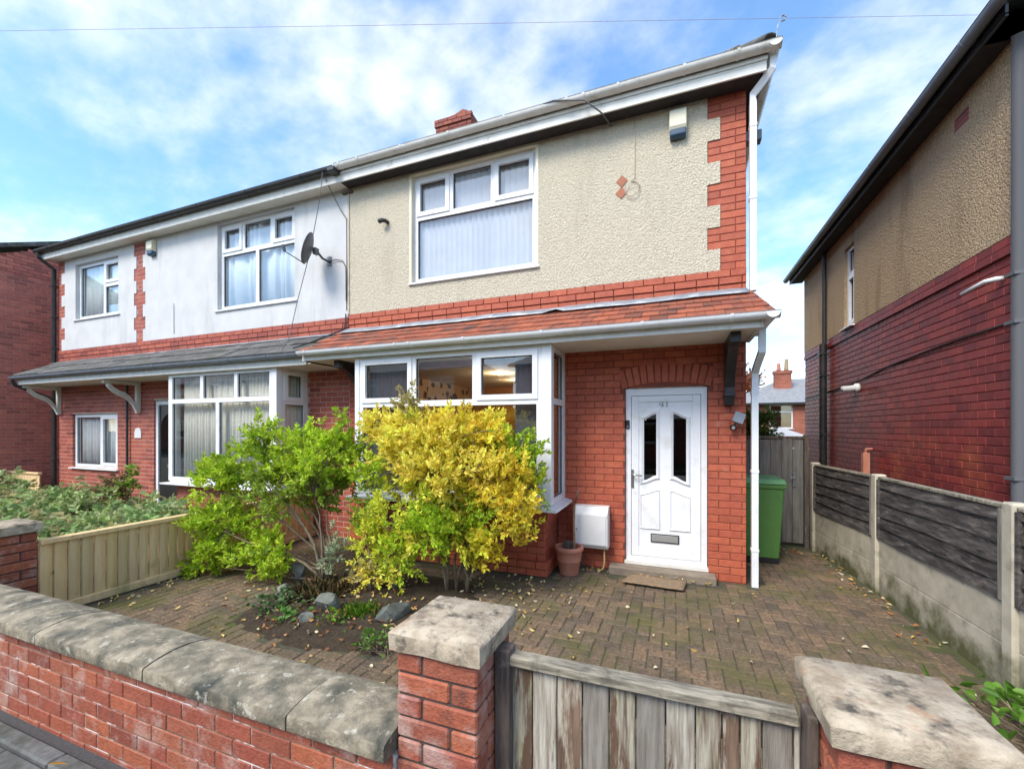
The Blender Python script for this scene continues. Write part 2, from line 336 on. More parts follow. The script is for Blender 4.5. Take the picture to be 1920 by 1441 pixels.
mat('fallen_leaf_orange', (0.5, 0.24, 0.05), 0.6, (0.42, 0.18, 0.035), scale=20)
mat('car_paint', (0.62, 0.66, 0.70), 0.25, coat=0.6)
mat('car_glass', (0.02, 0.025, 0.03), 0.08)

def attr_leaf(name, rough=0.42, trans=0.35):
    m, t, p = nodes_of(name)
    L = t.links.new
    a = N(t, 'ShaderNodeAttribute'); a.attribute_name = 'tint'
    L(a.outputs['Color'], p.inputs['Base Color'])
    p.inputs['Roughness'].default_value = rough
    p.inputs['Specular IOR Level'].default_value = 0.35
    tr = N(t, 'ShaderNodeBsdfTranslucent'); L(a.outputs['Color'], tr.inputs['Color'])
    mx = N(t, 'ShaderNodeMixShader', ins={0: trans})
    L(p.outputs[0], mx.inputs[1]); L(tr.outputs[0], mx.inputs[2])
    L(mx.outputs[0], t.nodes['Material Output'].inputs['Surface'])
    MATS[name] = m
attr_leaf('leaf', 0.42, 0.45); attr_leaf('leaf_dry', 0.7, 0.15)

def glass(name, tint=(0.97, 0.98, 0.98), boost=0.085, spread=0.9):
    m, t, p = nodes_of(name)
    L = t.links.new
    t.nodes.remove(p)
    tr = N(t, 'ShaderNodeBsdfTransparent'); tr.inputs['Color'].default_value = rgb(tint)
    gl = N(t, 'ShaderNodeBsdfGlossy', ins={'Roughness': 0.015})
    lw = N(t, 'ShaderNodeLayerWeight', ins={'Blend': 0.5})
    pw = N(t, 'ShaderNodeMath', operation='POWER', ins={1: 4.0}); L(lw.outputs['Facing'], pw.inputs[0])
    ma = N(t, 'ShaderNodeMath', operation='MULTIPLY_ADD', ins={1: spread, 2: boost}); L(pw.outputs[0], ma.inputs[0])
    ma.use_clamp = True
    mx = N(t, 'ShaderNodeMixShader'); L(ma.outputs[0], mx.inputs[0]); L(tr.outputs[0], mx.inputs[1]); L(gl.outputs[0], mx.inputs[2])
    L(mx.outputs[0], t.nodes['Material Output'].inputs['Surface'])
    MATS[name] = m
glass('glass'); glass('glass_dark', (0.25, 0.26, 0.26), 0.05)

def wallpaper(name):
    m, t, p = nodes_of(name)
    L = t.links.new
    geo = N(t, 'ShaderNodeNewGeometry')
    v = N(t, 'ShaderNodeTexVoronoi', ins={'Scale': 4.6}); L(geo.outputs['Position'], v.inputs['Vector'])
    n = N(t, 'ShaderNodeTexNoise', ins={'Scale': 17.0, 'Detail': 2}); L(geo.outputs['Position'], n.inputs['Vector'])
    ad = N(t, 'ShaderNodeMath', operation='MULTIPLY_ADD', ins={1: 0.55}); L(n.outputs['Fac'], ad.inputs[0]); L(v.outputs['Distance'], ad.inputs[2])
    r = N(t, 'ShaderNodeMapRange', ins={'From Min': 0.58, 'From Max': 0.62}); L(ad.outputs[0], r.inputs['Value'])
    mx = N(t, 'ShaderNodeMix', data_type='RGBA'); mx.inputs['A'].default_value = (0.035, 0.025, 0.022, 1); mx.inputs['B'].default_value = (0.46, 0.33, 0.21, 1)
    L(r.outputs[0], mx.inputs['Factor']); L(mx.outputs['Result'], p.inputs['Base Color'])
    p.inputs['Roughness'].default_value = 0.7
    MATS[name] = m
wallpaper('wallpaper_floral')

def brick_far(name, c1, c2, mortar):
    m, t, p = nodes_of(name)
    L = t.links.new
    geo = N(t, 'ShaderNodeNewGeometry')
    s = N(t, 'ShaderNodeSeparateXYZ'); L(geo.outputs['Position'], s.inputs[0])
    a = N(t, 'ShaderNodeMath', operation='ADD'); L(s.outputs['X'], a.inputs[0]); L(s.outputs['Y'], a.inputs[1])
    c = N(t, 'ShaderNodeCombineXYZ'); L(a.outputs[0], c.inputs['X']); L(s.outputs['Z'], c.inputs['Y'])
    b = N(t, 'ShaderNodeTexBrick', ins={'Scale': 1.0, 'Brick Width': 0.232, 'Row Height': 0.082, 'Mortar Size': 0.007, 'Mortar Smooth': 0.2, 'Bias': 0.0})
    b.inputs['Color1'].default_value = rgb(c1); b.inputs['Color2'].default_value = rgb(c2); b.inputs['Mortar'].default_value = rgb(mortar)
    L(c.outputs[0], b.inputs['Vector'])
    n = N(t, 'ShaderNodeTexNoise', ins={'Scale': 1.3, 'Detail': 6}); L(geo.outputs['Position'], n.inputs['Vector'])
    r = N(t, 'ShaderNodeMapRange', ins={'From Min': 0.3, 'From Max': 0.7, 'To Min': 0.75, 'To Max': 1.2}); L(n.outputs['Fac'], r.inputs['Value'])
    h = N(t, 'ShaderNodeHueSaturation'); L(b.outputs['Color'], h.inputs['Color']); L(r.outputs[0], h.inputs['Value'])
    L(h.outputs['Color'], p.inputs['Base Color'])
    p.inputs['Roughness'].default_value = 0.85
    bp = N(t, 'ShaderNodeBump', ins={'Strength': 0.4, 'Distance': 0.01}); bp.invert = True
    L(b.outputs['Fac'], bp.inputs['Height']); L(bp.outputs[0], p.inputs['Normal'])
    MATS[name] = m
brick_far('brick_wall_far', (0.36, 0.10, 0.05), (0.28, 0.07, 0.04), (0.33, 0.2, 0.15))

def emit(name, col, s):
    m, t, p = nodes_of(name)
    p.inputs['Emission Color'].default_value = rgb(col); p.inputs['Emission Strength'].default_value = s
    p.inputs['Base Color'].default_value = rgb(col)
    MATS[name] = m
emit('lamp_glow', (1.0, 0.78, 0.35), 9.0)

# ------------------------------------------------------------------ object helpers
ROOT_OFF = {}
def attach(o, parent):
    if parent is not None:
        o.parent = parent
        if parent.type == 'EMPTY' and parent.name in ROOT_OFF:
            o.matrix_parent_inverse = Matrix.Translation(-ROOT_OFF[parent.name])
    return o
def thing(name, label, cat, loc, group=None):
    o = bpy.data.objects.new(name, None)
    o.empty_display_size = 0.1
    COL.objects.link(o)
    o.location = loc
    o['label'] = label; o['category'] = cat
    if group: o['group'] = group
    ROOT_OFF[o.name] = Vector(loc)
    return o
def tag(o, label, cat, group=None):
    o['label'] = label; o['category'] = cat
    if group: o['group'] = group
    return o
def stuff(o):
    o['kind'] = 'stuff'; return o
def structure(o):
    o['kind'] = 'structure'; return o

class MB:
    def __init__(self, T=None):
        self.v = []; self.f = []; self.T = T or (lambda a, b, c: (a, b, c))
    def add(self, pts, faces):
        o = len(self.v)
        self.v += [self.T(*p) for p in pts]
        self.f += [tuple(o + i for i in f) for f in faces]
        return self
    def box(self, x0, x1, y0, y1, z0, z1):
        if x1 < x0: x0, x1 = x1, x0
        if y1 < y0: y0, y1 = y1, y0
        if z1 < z0: z0, z1 = z1, z0
        p = [(x0, y0, z0), (x1, y0, z0), (x1, y1, z0), (x0, y1, z0), (x0, y0, z1), (x1, y0, z1), (x1, y1, z1), (x0, y1, z1)]
        return self.add(p, [(0, 3, 2, 1), (4, 5, 6, 7), (0, 1, 5, 4), (1, 2, 6, 5), (2, 3, 7, 6), (3, 0, 4, 7)])
    def cbox(self, x0, x1, y0, y1, z0, z1, c=0.01):
        """box with all edges chamfered"""
        pts = []; idx = {}
        for ix, x in enumerate((x0, x1)):
            for iy, y in enumerate((y0, y1)):
                for iz, z in enumerate((z0, z1)):
                    sx, sy, sz = (1, -1)[ix], (1, -1)[iy], (1, -1)[iz]
                    idx[ix, iy, iz] = len(pts)
                    pts += [(x, y + sy * c, z + sz * c), (x + sx * c, y, z + sz * c), (x + sx * c, y + sy * c, z)]
        I = lambda a, b, c_, k: idx[a, b, c_] + k
        f = []
        for a in (0, 1):
            q = [I(a, 0, 0, 0), I(a, 0, 1, 0), I(a, 1, 1, 0), I(a, 1, 0, 0)]; f.append(q if a == 0 else q[::-1])
            q = [I(0, a, 0, 1), I(1, a, 0, 1), I(1, a, 1, 1), I(0, a, 1, 1)]; f.append(q if a == 0 else q[::-1])
            q = [I(0, 0, a, 2), I(0, 1, a, 2), I(1, 1, a, 2), I(1, 0, a, 2)]; f.append(q if a == 0 else q[::-1])
        for a in (0, 1):
            for b in (0, 1):
                f.append([I(0, a, b, 1), I(1, a, b, 1), I(1, a, b, 2), I(0, a, b, 2)])
                f.append([I(a, 0, b, 0), I(a, 1, b, 0), I(a, 1, b, 2), I(a, 0, b, 2)])
                f.append([I(a, b, 0, 0), I(a, b, 1, 0), I(a, b, 1, 1), I(a, b, 0, 1)])
                for c_ in (0, 1):
                    f.append([I(a, b, c_, 0), I(a, b, c_, 1), I(a, b, c_, 2)])
        return self.add(pts, f)
    def prism(self, poly, axis, a0, a1):
        """poly in the two remaining axes (order x,y,z without axis), extruded along axis"""
        n = len(poly)
        def mk(p, a):
            return (a, p[0], p[1]) if axis == 'x' else (p[0], a, p[1]) if axis == 'y' else (p[0], p[1], a)
        pts = [mk(p, a0) for p in poly] + [mk(p, a1) for p in poly]
        f = [tuple(range(n))[::-1], tuple(range(n, 2 * n))] + [(i, (i + 1) % n, n + (i + 1) % n, n + i) for i in range(n)]
        return self.add(pts, f)
    def tube(self, pts, r, n=8, cap=True, sq=False):
        pts = [Vector(p) for p in pts]
        rr = r if isinstance(r, (list, tuple)) else [r] * len(pts)
        rings = []; up = Vector((0.123, 0.05, 0.99)).normalized()
        if sq: n = 4
        for i, p in enumerate(pts):
            d = (pts[min(i + 1, len(pts) - 1)] - pts[max(i - 1, 0)]).normalized()
            a = d.cross(up)
            if sq: a = d.cross(Vector((0, 1, 0)))
            if a.length < 0.05: a = d.cross(Vector((1, 0, 0)))
            a.normalize(); b = d.cross(a).normalized()
            k0 = math.pi / 4 if sq else 0.0; R = rr[i] * (1.414 if sq else 1.0)
            rings.append([tuple(p + (a * math.cos(k0 + k * 2 * math.pi / n) + b * math.sin(k0 + k * 2 * math.pi / n)) * R) for k in range(n)])
        v = [q for r_ in rings for q in r_]
        f = [(i * n + k, i * n + (k + 1) % n, (i + 1) * n + (k + 1) % n, (i + 1) * n + k) for i in range(len(pts) - 1) for k in range(n)]
        if cap:
            f += [tuple(range(n))[::-1], tuple((len(pts) - 1) * n + k for k in range(n))]
        return self.add(v, f)
    def lathe(self, prof, c, n=24):
        v = [(c[0] + r * math.cos(2 * math.pi * k / n), c[1] + r * math.sin(2 * math.pi * k / n), c[2] + z) for r, z in prof for k in range(n)]
        f = [(i * n + k, i * n + (k + 1) % n, (i + 1) * n + (k + 1) % n, (i + 1) * n + k) for i in range(len(prof) - 1) for k in range(n)]
        f += [tuple(range(n))[::-1], tuple((len(prof) - 1) * n + k for k in range(n))]
        return self.add(v, f)
    def mesh(self, name, m, smooth=False):
        me = bpy.data.meshes.new(name)
        me.from_pydata(self.v, [], self.f)
        me.materials.append(MATS[m])
        if smooth:
            me.shade_smooth()
        me.update()
        import bmesh
        bm = bmesh.new(); bm.from_mesh(me)
        bmesh.ops.recalc_face_normals(bm, faces=bm.faces)
        bm.to_mesh(me); bm.free()
        return me
    def build(self, name, m, parent=None, smooth=False, bevel=0.0, seg=2):
        o = bpy.data.objects.new(name, self.mesh(name, m, smooth))
        COL.objects.link(o)
        attach(o, parent)
        if bevel:
            b = o.modifiers.new('bevel', 'BEVEL'); b.width = bevel; b.segments = seg; b.limit_method = 'ANGLE'
        return o

def smooth_by_angle(o, ang=40):
    me = o.data
    me.shade_smooth()
    me.set_sharp_from_angle(angle=math.radians(ang))
    return o

def rects(u0, u1, z0, z1, ops):
    us = sorted({u0, u1, *[min(max(a, u0), u1) for o in ops for a in o[:2]]})
    zs = sorted({z0, z1, *[min(max(a, z0), z1) for o in ops for a in o[2:4]]})
    out = []
    for i in range(len(us) - 1):
        run = None
        for j in range(len(zs) - 1):
            cu, cz = (us[i] + us[i + 1]) / 2, (zs[j] + zs[j + 1]) / 2
            hit = any(o[0] < cu < o[1] and o[2] < cz < o[3] for o in ops)
            if hit:
                if run: out.append((us[i], us[i + 1], run[0], run[1])); run = None
            else:
                run = (run[0], zs[j + 1]) if run else (zs[j], zs[j + 1])
        if run: out.append((us[i], us[i + 1], run[0], run[1]))
    return out
def T_front(Y): return lambda u, d, z: (u, Y + d, z)
def T_right(X): return lambda u, d, z: (X - d, u, z)
def T_left(X): return lambda u, d, z: (X + d, u, z)

def grow(ops, e):
    return [(a - e, b + e, c - e, d + e) for a, b, c, d in ops]

# ---- bricks
CH, BH, BLP, BL = 0.082, 0.0735, 0.232, 0.2235
def brick_prism(L_, h, dep, c=0.0035):
    """chamfered front, front face at y=0, body to y=dep, centred on x and z"""
    a, b = L_ / 2, h / 2
    v = [(-a + c, 0, -b + c), (a - c, 0, -b + c), (a - c, 0, b - c), (-a + c, 0, b - c),
         (-a, c, -b), (a, c, -b), (a, c, b), (-a, c, b), (-a, dep, -b), (a, dep, -b), (a, dep, b), (-a, dep, b)]
    f = [(0, 1, 2, 3), (4, 5, 1, 0), (5, 6, 2, 1), (6, 7, 3, 2), (7, 4, 0, 3), (8, 9, 5, 4), (9, 10, 6, 5), (10, 11, 7, 6), (11, 8, 4, 7)]
    return v, f
BCACHE = {}
def brick_mesh(L_, h, dep, m):
    k = (round(L_ / 0.004), round(h / 0.002), round(dep / 0.01), m)
    if k not in BCACHE:
        v, f = brick_prism(k[0] * 0.004, k[1] * 0.002, k[2] * 0.01)
        me = bpy.data.meshes.new('brick'); me.from_pydata(v, [], f); me.materials.append(MATS[m]); me.update()
        BCACHE[k] = me
    return BCACHE[k]
def lay(u0, u1, z0, n, ops=(), shift=0, dep=0.06, d=0.0, ch=CH):
    """list of (u, z, length, height, proud) in a running bond with openings left out"""
    out = []
    for j in range(n):
        za, zb = z0 + j * ch, z0 + (j + 1) * ch
        cuts = sorted([(o[0], o[1]) for o in ops if o[2] < zb - 0.02 and o[3] > za + 0.02])
        iv = []; s = u0
        for a, b in cuts:
            if a > s: iv.append((s, min(a, u1)))
            s = max(s, b)
        if s < u1: iv.append((s, u1))
        for a, b in iv:
            if b - a < 0.03: continue
            off = ((j + shift) % 2) * BLP / 2
            x = math.floor((a - off) / BLP) * BLP + off
            while x < b:
                p, q = max(x, a), min(x + BLP, b)
                if q - p > 0.035:
                    out.append(((p + q) / 2, (za + zb) / 2, q - p - 0.0085, ch - 0.0085, d))
                x += BLP
    return out
class Bricks:
    def __init__(self): self.e = []
    def put(self, kind, plane, lst, dep=0.06, far=False):
        for u, z, L_, h, d in lst:
            jit = random.uniform(-0.0012, 0.0012)
            if kind == 'front': pos, rz = (u, plane - d + jit, z), 0.0
            elif kind == 'left': pos, rz = (plane - d + jit, u, z), -math.pi / 2
            else: pos, rz = (plane + d + jit, u, z), math.pi / 2
            self.e.append((pos, rz, L_, h, dep, far))
    def finish(self, parent, m, budget=300, rest='brick_courses'):
        es = sorted(self.e, key=lambda e: (e[5], Vector(e[0]).length))
        for pos, rz, L_, h, dep, far in es[:budget]:
            o = bpy.data.objects.new('brick', brick_mesh(L_, h, dep, m))
            COL.objects.link(o); o.location = pos
            o.rotation_euler = (random.gauss(0, .002), random.gauss(0, .003), rz)
            o.parent = parent
        if es[budget:]:
            V = []; FA = []
            for pos, rz, L_, h, dep, far in es[budget:]:
                v, f = brick_prism(L_, h, dep, 0.0035)
                c, s = math.cos(rz), math.sin(rz); o_ = len(V)
                V += [(pos[0] + x * c - y * s, pos[1] + x * s + y * c, pos[2] + z) for x, y, z in v]
                FA += [tuple(o_ + i for i in q) for q in f]
            me = bpy.data.meshes.new(rest); me.from_pydata(V, [], FA); me.materials.append(MATS[m]); me.update()
            o = bpy.data.objects.new(rest, me); COL.objects.link(o); o.parent = parent
            stuff(o)

# ---- windows
def window(parent, T, u0, u1, z0, z1, panes, sill=None, m='upvc', name='window', border=0.055, depth=0.065, gl='glass', pane_d=0.03):
    """panes: (u0,u1,z0,z1,sash) regions of the frame; returns the frame"""
    ops = []
    for a, b, c, d, s in panes:
        ops.append((a + 0.012, b - 0.012, c + 0.012, d - 0.012))
    mb = MB(T)
    for a, b, c, d in rects(u0, u1, z0, z1, ops):
        mb.box(a, b, 0, depth, c, d)
    fr = mb.build(name, m, parent)
    for (a, b, c, d, s), o in zip(panes, ops):
        if s:
            mb = MB(T)
            w = 0.058
            for r in rects(a - 0.004, b + 0.004, c - 0.004, d + 0.004, [(a + w, b - w, c + w, d - w)]):
                mb.box(r[0], r[1], -0.016, 0.05, r[2], r[3])
            mb.build('casement', m, fr)
            g = (a + w, b - w, c + w, d - w)
        else:
            g = o
        e = 0.005
        MB(T).box(g[0] - e, g[1] + e, pane_d, pane_d + 0.006, g[2] - e, g[3] + e).build('pane', gl, fr)
        mb = MB(T)
        for r in rects(g[0] - 0.004, g[1] + 0.004, g[2] - 0.004, g[3] + 0.004, [(g[0] + 0.006, g[1] - 0.006, g[2] + 0.006, g[3] - 0.006)]):
            mb.box(r[0], r[1], pane_d - 0.006, pane_d + 0.010, r[2], r[3])
        mb.build('gasket', 'rubber', fr)
    if sill:
        MB(T).prism([(-sill[0], z0 - 0.035), (-sill[0], z0 - 0.012), (depth + 0.02, z0 - 0.001), (depth + 0.02, z0 - 0.035)], 'x', u0 - sill[1], u1 + sill[1]).build('sill', m, fr, bevel=0.004)
    return fr
def grid_panes(u0, u1, z0, z1, rows, b=0.055, bar=0.05):
    """rows from the top: (z_low_of_row, [split us], [sash flags])"""
    out = []; top = z1
    zt = z1 - b
    for k, (zl, splits, flags) in enumerate(rows):
        zb = z0 + b if k == len(rows) - 1 else zl + bar / 2
        us = [u0 + b] + list(splits) + [u1 - b]
        for i in range(len(us) - 1):
            a = us[i] + (bar / 2 if i else 0); c = us[i + 1] - (bar / 2 if i < len(us) - 2 else 0)
            out.append((a, c, zb, zt, flags[i]))
        zt = zl - bar / 2
    return out

def sheet_curtain(name, label, cat, T, u0, u1, z0, z1, m, folds=14, amp=0.03, group=None, jitter=0.5):
    n = folds * 8
    mb = MB(T)
    ph = rng.random(6) * 6
    pts = []
    for j, z in enumerate((z0, (z0 + z1) / 2, z1)):
        for i in range(n + 1):
            t_ = i / n
            w = math.sin(t_ * folds * 2 * math.pi + jitter * math.sin(t_ * 17 + ph[0]) * 2 + 0.3 * j) + 0.4 * math.sin(t_ * folds * 3.3 + ph[1])
            pts.append((u0 + (u1 - u0) * t_, amp * w, z))
    f = [(j * (n + 1) + i, j * (n + 1) + i + 1, (j + 1) * (n + 1) + i + 1, (j + 1) * (n + 1) + i) for j in range(2) for i in range(n)]
    mb.add(pts, f)
    o = mb.build(name, m, None, smooth=True)
    s = o.modifiers.new('cloth', 'SOLIDIFY'); s.thickness = 0.003
    return tag(o, label, cat, group)
def slat_blind(label, T, u0, u1, z0, z1, m, pitch=0.082, w=0.089, ang=0.5):
    root = thing('vertical_blind', label, 'blind', T((u0 + u1) / 2, 0, z0))
    MB(T).box(u0, u1, -0.02, 0.02, z1, z1 + 0.03).build('headrail', 'white_plastic', root)
    n = int((u1 - u0) / pitch)
    for i in range(n):
        u = u0 + (i + 0.5) * (u1 - u0) / n
        a = ang + random.uniform(-0.05, 0.05)
        ca, sa = math.cos(a) * w / 2, math.sin(a) * w / 2
        pts = []
        for z in (z0, z1):
            for k in (-1, -0.33, 0.33, 1):
                pts.append((u + ca * k, sa * k + 0.006 * (1 - k * k), z))
        f = [(0, 1, 5, 4), (1, 2, 6, 5), (2, 3, 7, 6)]
        MB(T).add(pts, f).build('slat', m, root, smooth=True)
    return root

def gutter_run(parent, axis, a0, a1, fixed, ztop, m, r=0.058, clips=(), name='gutter', sign=-1):
    """half-round channel along an axis; 'fixed' = back edge; sign = direction out from the wall"""
    prof = []
    for k in range(11):
        an = math.pi * k / 10
        prof.append((sign * (r - r * math.cos(an)), -r * math.sin(an)))
    outer = [(p[0], p[1]) for p in prof]
    inner = [(sign * (r - (r - 0.006) * math.cos(math.pi * k / 10)), -(r - 0.006) * math.sin(math.pi * k / 10)) for k in range(11)][::-1]
    lip = [(sign * (2 * r + 0.006), 0.004), (sign * (2 * r - 0.012), 0.004)]
    poly = outer + lip + inner
    poly = [(fixed + p[0], ztop + p[1]) for p in poly]
    mb = MB()
    if axis == 'x': mb.prism(poly, 'x', a0, a1)
    else: mb.prism(poly, 'y', a0, a1)
    # end stops
    stop = [(fixed + p[0], ztop + p[1]) for p in outer]
    for a in (a0, a1):
        s = 0.006 if a == a0 else -0.006
        (mb.prism(stop, 'x', a - s * 0.2, a + s) if axis == 'x' else mb.prism(stop, 'y', a - s * 0.2, a + s))
    g = mb.build(name, m, parent)
    smooth_by_angle(g, 35)
    for c in clips:
        pr = [(fixed + sign * (r - (r + 0.007) * math.cos(math.pi * k / 10)), ztop - (r + 0.007) * math.sin(math.pi * k / 10) + 0.003) for k in range(11)]
        pin = [(fixed + sign * (r - r * math.cos(math.pi * k / 10)), ztop - (r - 0.002) * math.sin(math.pi * k / 10) + 0.003) for k in range(11)][::-1]
        mb = MB()
        mb.prism(pr + pin, axis, c - 0.014, c + 0.014)
        mb.build('gutter_bracket', m, g)
    return g

def downpipe(parent, pts, m, r=0.034, clips=(), square=True, n=4):
    mb = MB()
    mb.tube(pts, r, n=10, sq=square)
    o = mb.build('downpipe', m, parent)
    if not square: smooth_by_angle(o)
    for c in clips:
        x, y, z = c
        MB().box(x - r * 1.15, x + r * 1.15, y - r * 1.15, y + r * 1.6, z - 0.014, z + 0.014).build('pipe_clip', m, o)
    return o

# ================================================================== SETTING
GZ = -0.02                                   # street pavement level
structure(MB().box(-300, 300, -300, 500, -0.6, -0.165).build('ground', 'grass_ground'))
structure(MB().box(-120, 120, -9.2, -2.15, -0.4, -0.155).build('road', 'asphalt'))
pav = structure(MB().box(-30, 30, -1.95, 1.62, -0.4, GZ - 0.012).build('pavement', 'asphalt'))
flag = MB().cbox(0, 0.745, 0, 0.595, -0.05, 0, 0.006).mesh('flagstone', 'flagstone')
for i in range(-8, 4):
    for j in range(-3, 2):
        o = bpy.data.objects.new('flagstone', flag); COL.objects.link(o); o.parent = pav
        o.location = (i * 0.75 + (0.375 if j % 2 else 0), j * 0.6 - 0.02, GZ + random.uniform(-.003, .003))
edge = MB().cbox(0, 0.9, 0, 0.085, -0.06, 0, 0.01).mesh('edging_stone', 'flagstone')
for i in range(-6, 3):
    o = bpy.data.objects.new('edging_stone', edge); COL.objects.link(o); o.parent = pav
    o.location = (i * 0.905 - 0.3, 1.185, GZ + 0.012 + random.uniform(-.003, .003))
kerb = structure(MB().box(-60, 60, -2.15, -1.95, -0.4, -0.03).build('kerb', 'kerb_stone', bevel=0.02))

# forecourt: block paving
yard = structure(MB().box(-5.55, 2.2, 1.62, 5.31, -0.4, -0.0075).build('driveway', 'paving_joint'))
passage = structure(MB().box(0.74, 2.2, 5.31, 12.5, -0.4, -0.0075).build('side_passage', 'paving_joint'))
BED = [(-3.72, 2.62), (-3.98, 3.3), (-3.75, 4.0), (-3.1, 4.32), (-2.1, 4.3), (-1.72, 3.75), (-1.78, 3.05), (-2.1, 2.62), (-2.9, 2.46)]
def in_poly(x, y, P):
    c = False
    for i in range(len(P)):
        (x1, y1), (x2, y2) = P[i], P[i - 1]
        if (y1 > y) != (y2 > y) and x < (x2 - x1) * (y - y1) / (y2 - y1) + x1: c = not c
    return c
def block_geo(w, l):
    c = 0.008; a, b = w / 2, l / 2
    v = [(-a + c, -b + c, 0), (a - c, -b + c, 0), (a - c, b - c, 0), (-a + c, b - c, 0), (-a, -b, -c), (a, -b, -c), (a, b, -c), (-a, b, -c), (-a, -b, -.05), (a, -b, -.05), (a, b, -.05), (-a, b, -.05)]
    f = [(0, 1, 2, 3), (4, 5, 1, 0), (5, 6, 2, 1), (6, 7, 3, 2), (7, 4, 0, 3), (8, 9, 5, 4), (9, 10, 6, 5), (10, 11, 7, 6), (11, 8, 4, 7)]
    return v, f
blocks = []
U = 0.1025
def keep_block(x, y):
    if y < 1.74 or y > 7.05 or x < -5.28 or x > 1.92 - max(0, y - 5.5) * 0.08: return False
    if y > 5.19 and x < 0.90: return False
    if -4.00 < x < -1.30 and y > 4.55: return False
    if -0.80 < x < 0.50 and y > 5.02: return False
    return not in_poly(x, y, BED)
for r in range(0, 56):
    for q in range(0, 76):
        k = (q + r) % 4
        if k == 0: x, y, rz = -5.42 + (q + 1) * U, 1.65 + (r + .5) * U, math.pi / 2
        elif k == 2: x, y, rz = -5.42 + (q + .5) * U, 1.65 + (r + 1) * U, 0.0
        else: continue
        if not keep_block(x, y): continue
        z = random.gauss(0, 0.0016) + 0.002 * math.sin(x * 2.1 + y) * math.sin(y * 1.7 - x)
        vis = y > 3.0 if x > -0.6 else y > 2.35
        blocks.append((x, y, z, vis, rz))
blocks.sort(key=lambda b: (not b[3], b[0] ** 2 + b[1] ** 2))
bv, bf = block_geo(0.097, 0.198)
bme = bpy.data.meshes.new('paving_block'); bme.from_pydata(bv, [], bf); bme.materials.append(MATS['paving_block']); bme.update()
for x, y, z, v, rz in blocks[:300]:
    o = bpy.data.objects.new('paving_block', bme); COL.objects.link(o); o.parent = yard
    o.location = (x, y, z); o.rotation_euler = (random.gauss(0, .008), random.gauss(0, .012), rz + random.gauss(0, .010))
V = []; FA = []
for x, y, z, v, rz in blocks[300:]:
    r = Matrix.Translation((x, y, z)) @ Matrix.Rotation(rz + random.gauss(0, .01), 4, 'Z') @ Matrix.Rotation(random.gauss(0, .012), 4, 'Y')
    o_ = len(V); V += [tuple(r @ Vector(p)) for p in bv]; FA += [tuple(o_ + k for k in q) for q in bf]
me = bpy.data.meshes.new('paving_blocks'); me.from_pydata(V, [], FA); me.materials.append(MATS['paving_block']); me.update()
o = bpy.data.objects.new('paving_blocks', me); COL.objects.link(o); o.parent = yard; stuff(o)

# planting bed: a low mound of soil
mb = MB(); pts = [(-2.85, 3.4, 0.07)]; ring_n = 4
for k in range(1, ring_n + 1):
    for i, (x, y) in enumerate(BED):
        for q in range(4):
            x2, y2 = BED[(i + 1) % len(BED)]
            fx, fy = x + (x2 - x) * q / 4, y + (y2 - y) * q / 4
            t_ = k / ring_n * 1.02
            pts.append((-2.85 + (fx + 2.85) * t_ + random.gauss(0, .012), 3.4 + (fy - 3.4) * t_ + random.gauss(0, .012), 0.07 * (1 - t_ ** 2) + 0.004 + random.uniform(-.01, .012) * (k < ring_n) - (0.02 if k == ring_n else 0)))
nn = len(BED) * 4
fs = [(0, 1 + i, 1 + (i + 1) % nn) for i in range(nn)]
for k in range(ring_n - 1):
    fs += [(1 + k * nn + i, 1 + (k + 1) * nn + i, 1 + (k + 1) * nn + (i + 1) % nn, 1 + k * nn + (i + 1) % nn) for i in range(nn)]
structure(mb.add(pts, fs).build('flower_bed', 'soil', smooth=True))

# left neighbour's front garden ground
structure(MB().box(-14.4, -5.55, 1.62, 5.31, -0.4, -0.015).build('garden_soil', 'soil'))

# ================================================================== RIGHT HOUSE (number 41)
YW = 5.30; XR = 0.74; XP = -4.75; ZE = 5.45
H1 = thing('semi_detached_house', 'red brick and cream pebbledash house with white front door numbered 41', 'house', (-2.0, YW, 0), 'pair of joined houses')
door_op = (-0.561, 0.35, 0.10, 2.20)
upw = (-3.60, -1.69, 3.84, 5.41)
bay1 = (-4.02, -1.30)
ops = [door_op, upw, (-3.9, -1.42, 0.3, 2.6)]
mb = MB()
for a, b, c, d in rects(XP, XR - 0.004, -0.1, ZE + 0.1, grow(ops, 0.005)):
    mb.box(a, b, YW + 0.006, YW + 0.25, c, d)
wall1 = mb.build('wall', 'mortar_red', H1)
MB().box(XR - 0.25, XR, YW + 0.25, 12.0, -0.1, ZE + 0.1).build('side_wall', 'brick_wall_far', H1)
MB().box(XP, XR, 12.0, 12.2, -0.1, ZE + 0.1).build('rear_wall', 'brick_wall_far', H1)
MB().box(XP, XP + 0.1, YW + 0.25, 12.0, -0.1, ZE + 0.1).build('party_wall', 'interior_dark', H1)
MB().box(XP + 0.1, XR - 0.25, YW + 0.25, 12.0, 2.64, 2.9).build('upper_floor', 'interior_ceiling', H1)
MB().box(XP + 0.1, XR - 0.25, YW + 0.25, 12.0, 5.47, 5.55).build('upstairs_ceiling', 'interior_ceiling', H1)
MB().box(XP + 0.1, XR - 0.25, YW + 0.25, 12.0, -0.02, 0.15).build('ground_floor', 'interior_floor', H1)
MB().box(XP + 0.1, XP + 0.32, 6.7, 8.95, 0.15, 2.64).build('chimney_breast', 'wallpaper_floral', H1)
MB().box(XP + 0.1, -1.05, 8.95, 9.05, 0.15, 2.64).build('room_back_wall', 'interior_orange', H1)
MB().box(-1.05, -0.95, YW + 0.25, 9.05, 0.15, 2.64).build('room_side_wall', 'interior_orange', H1)
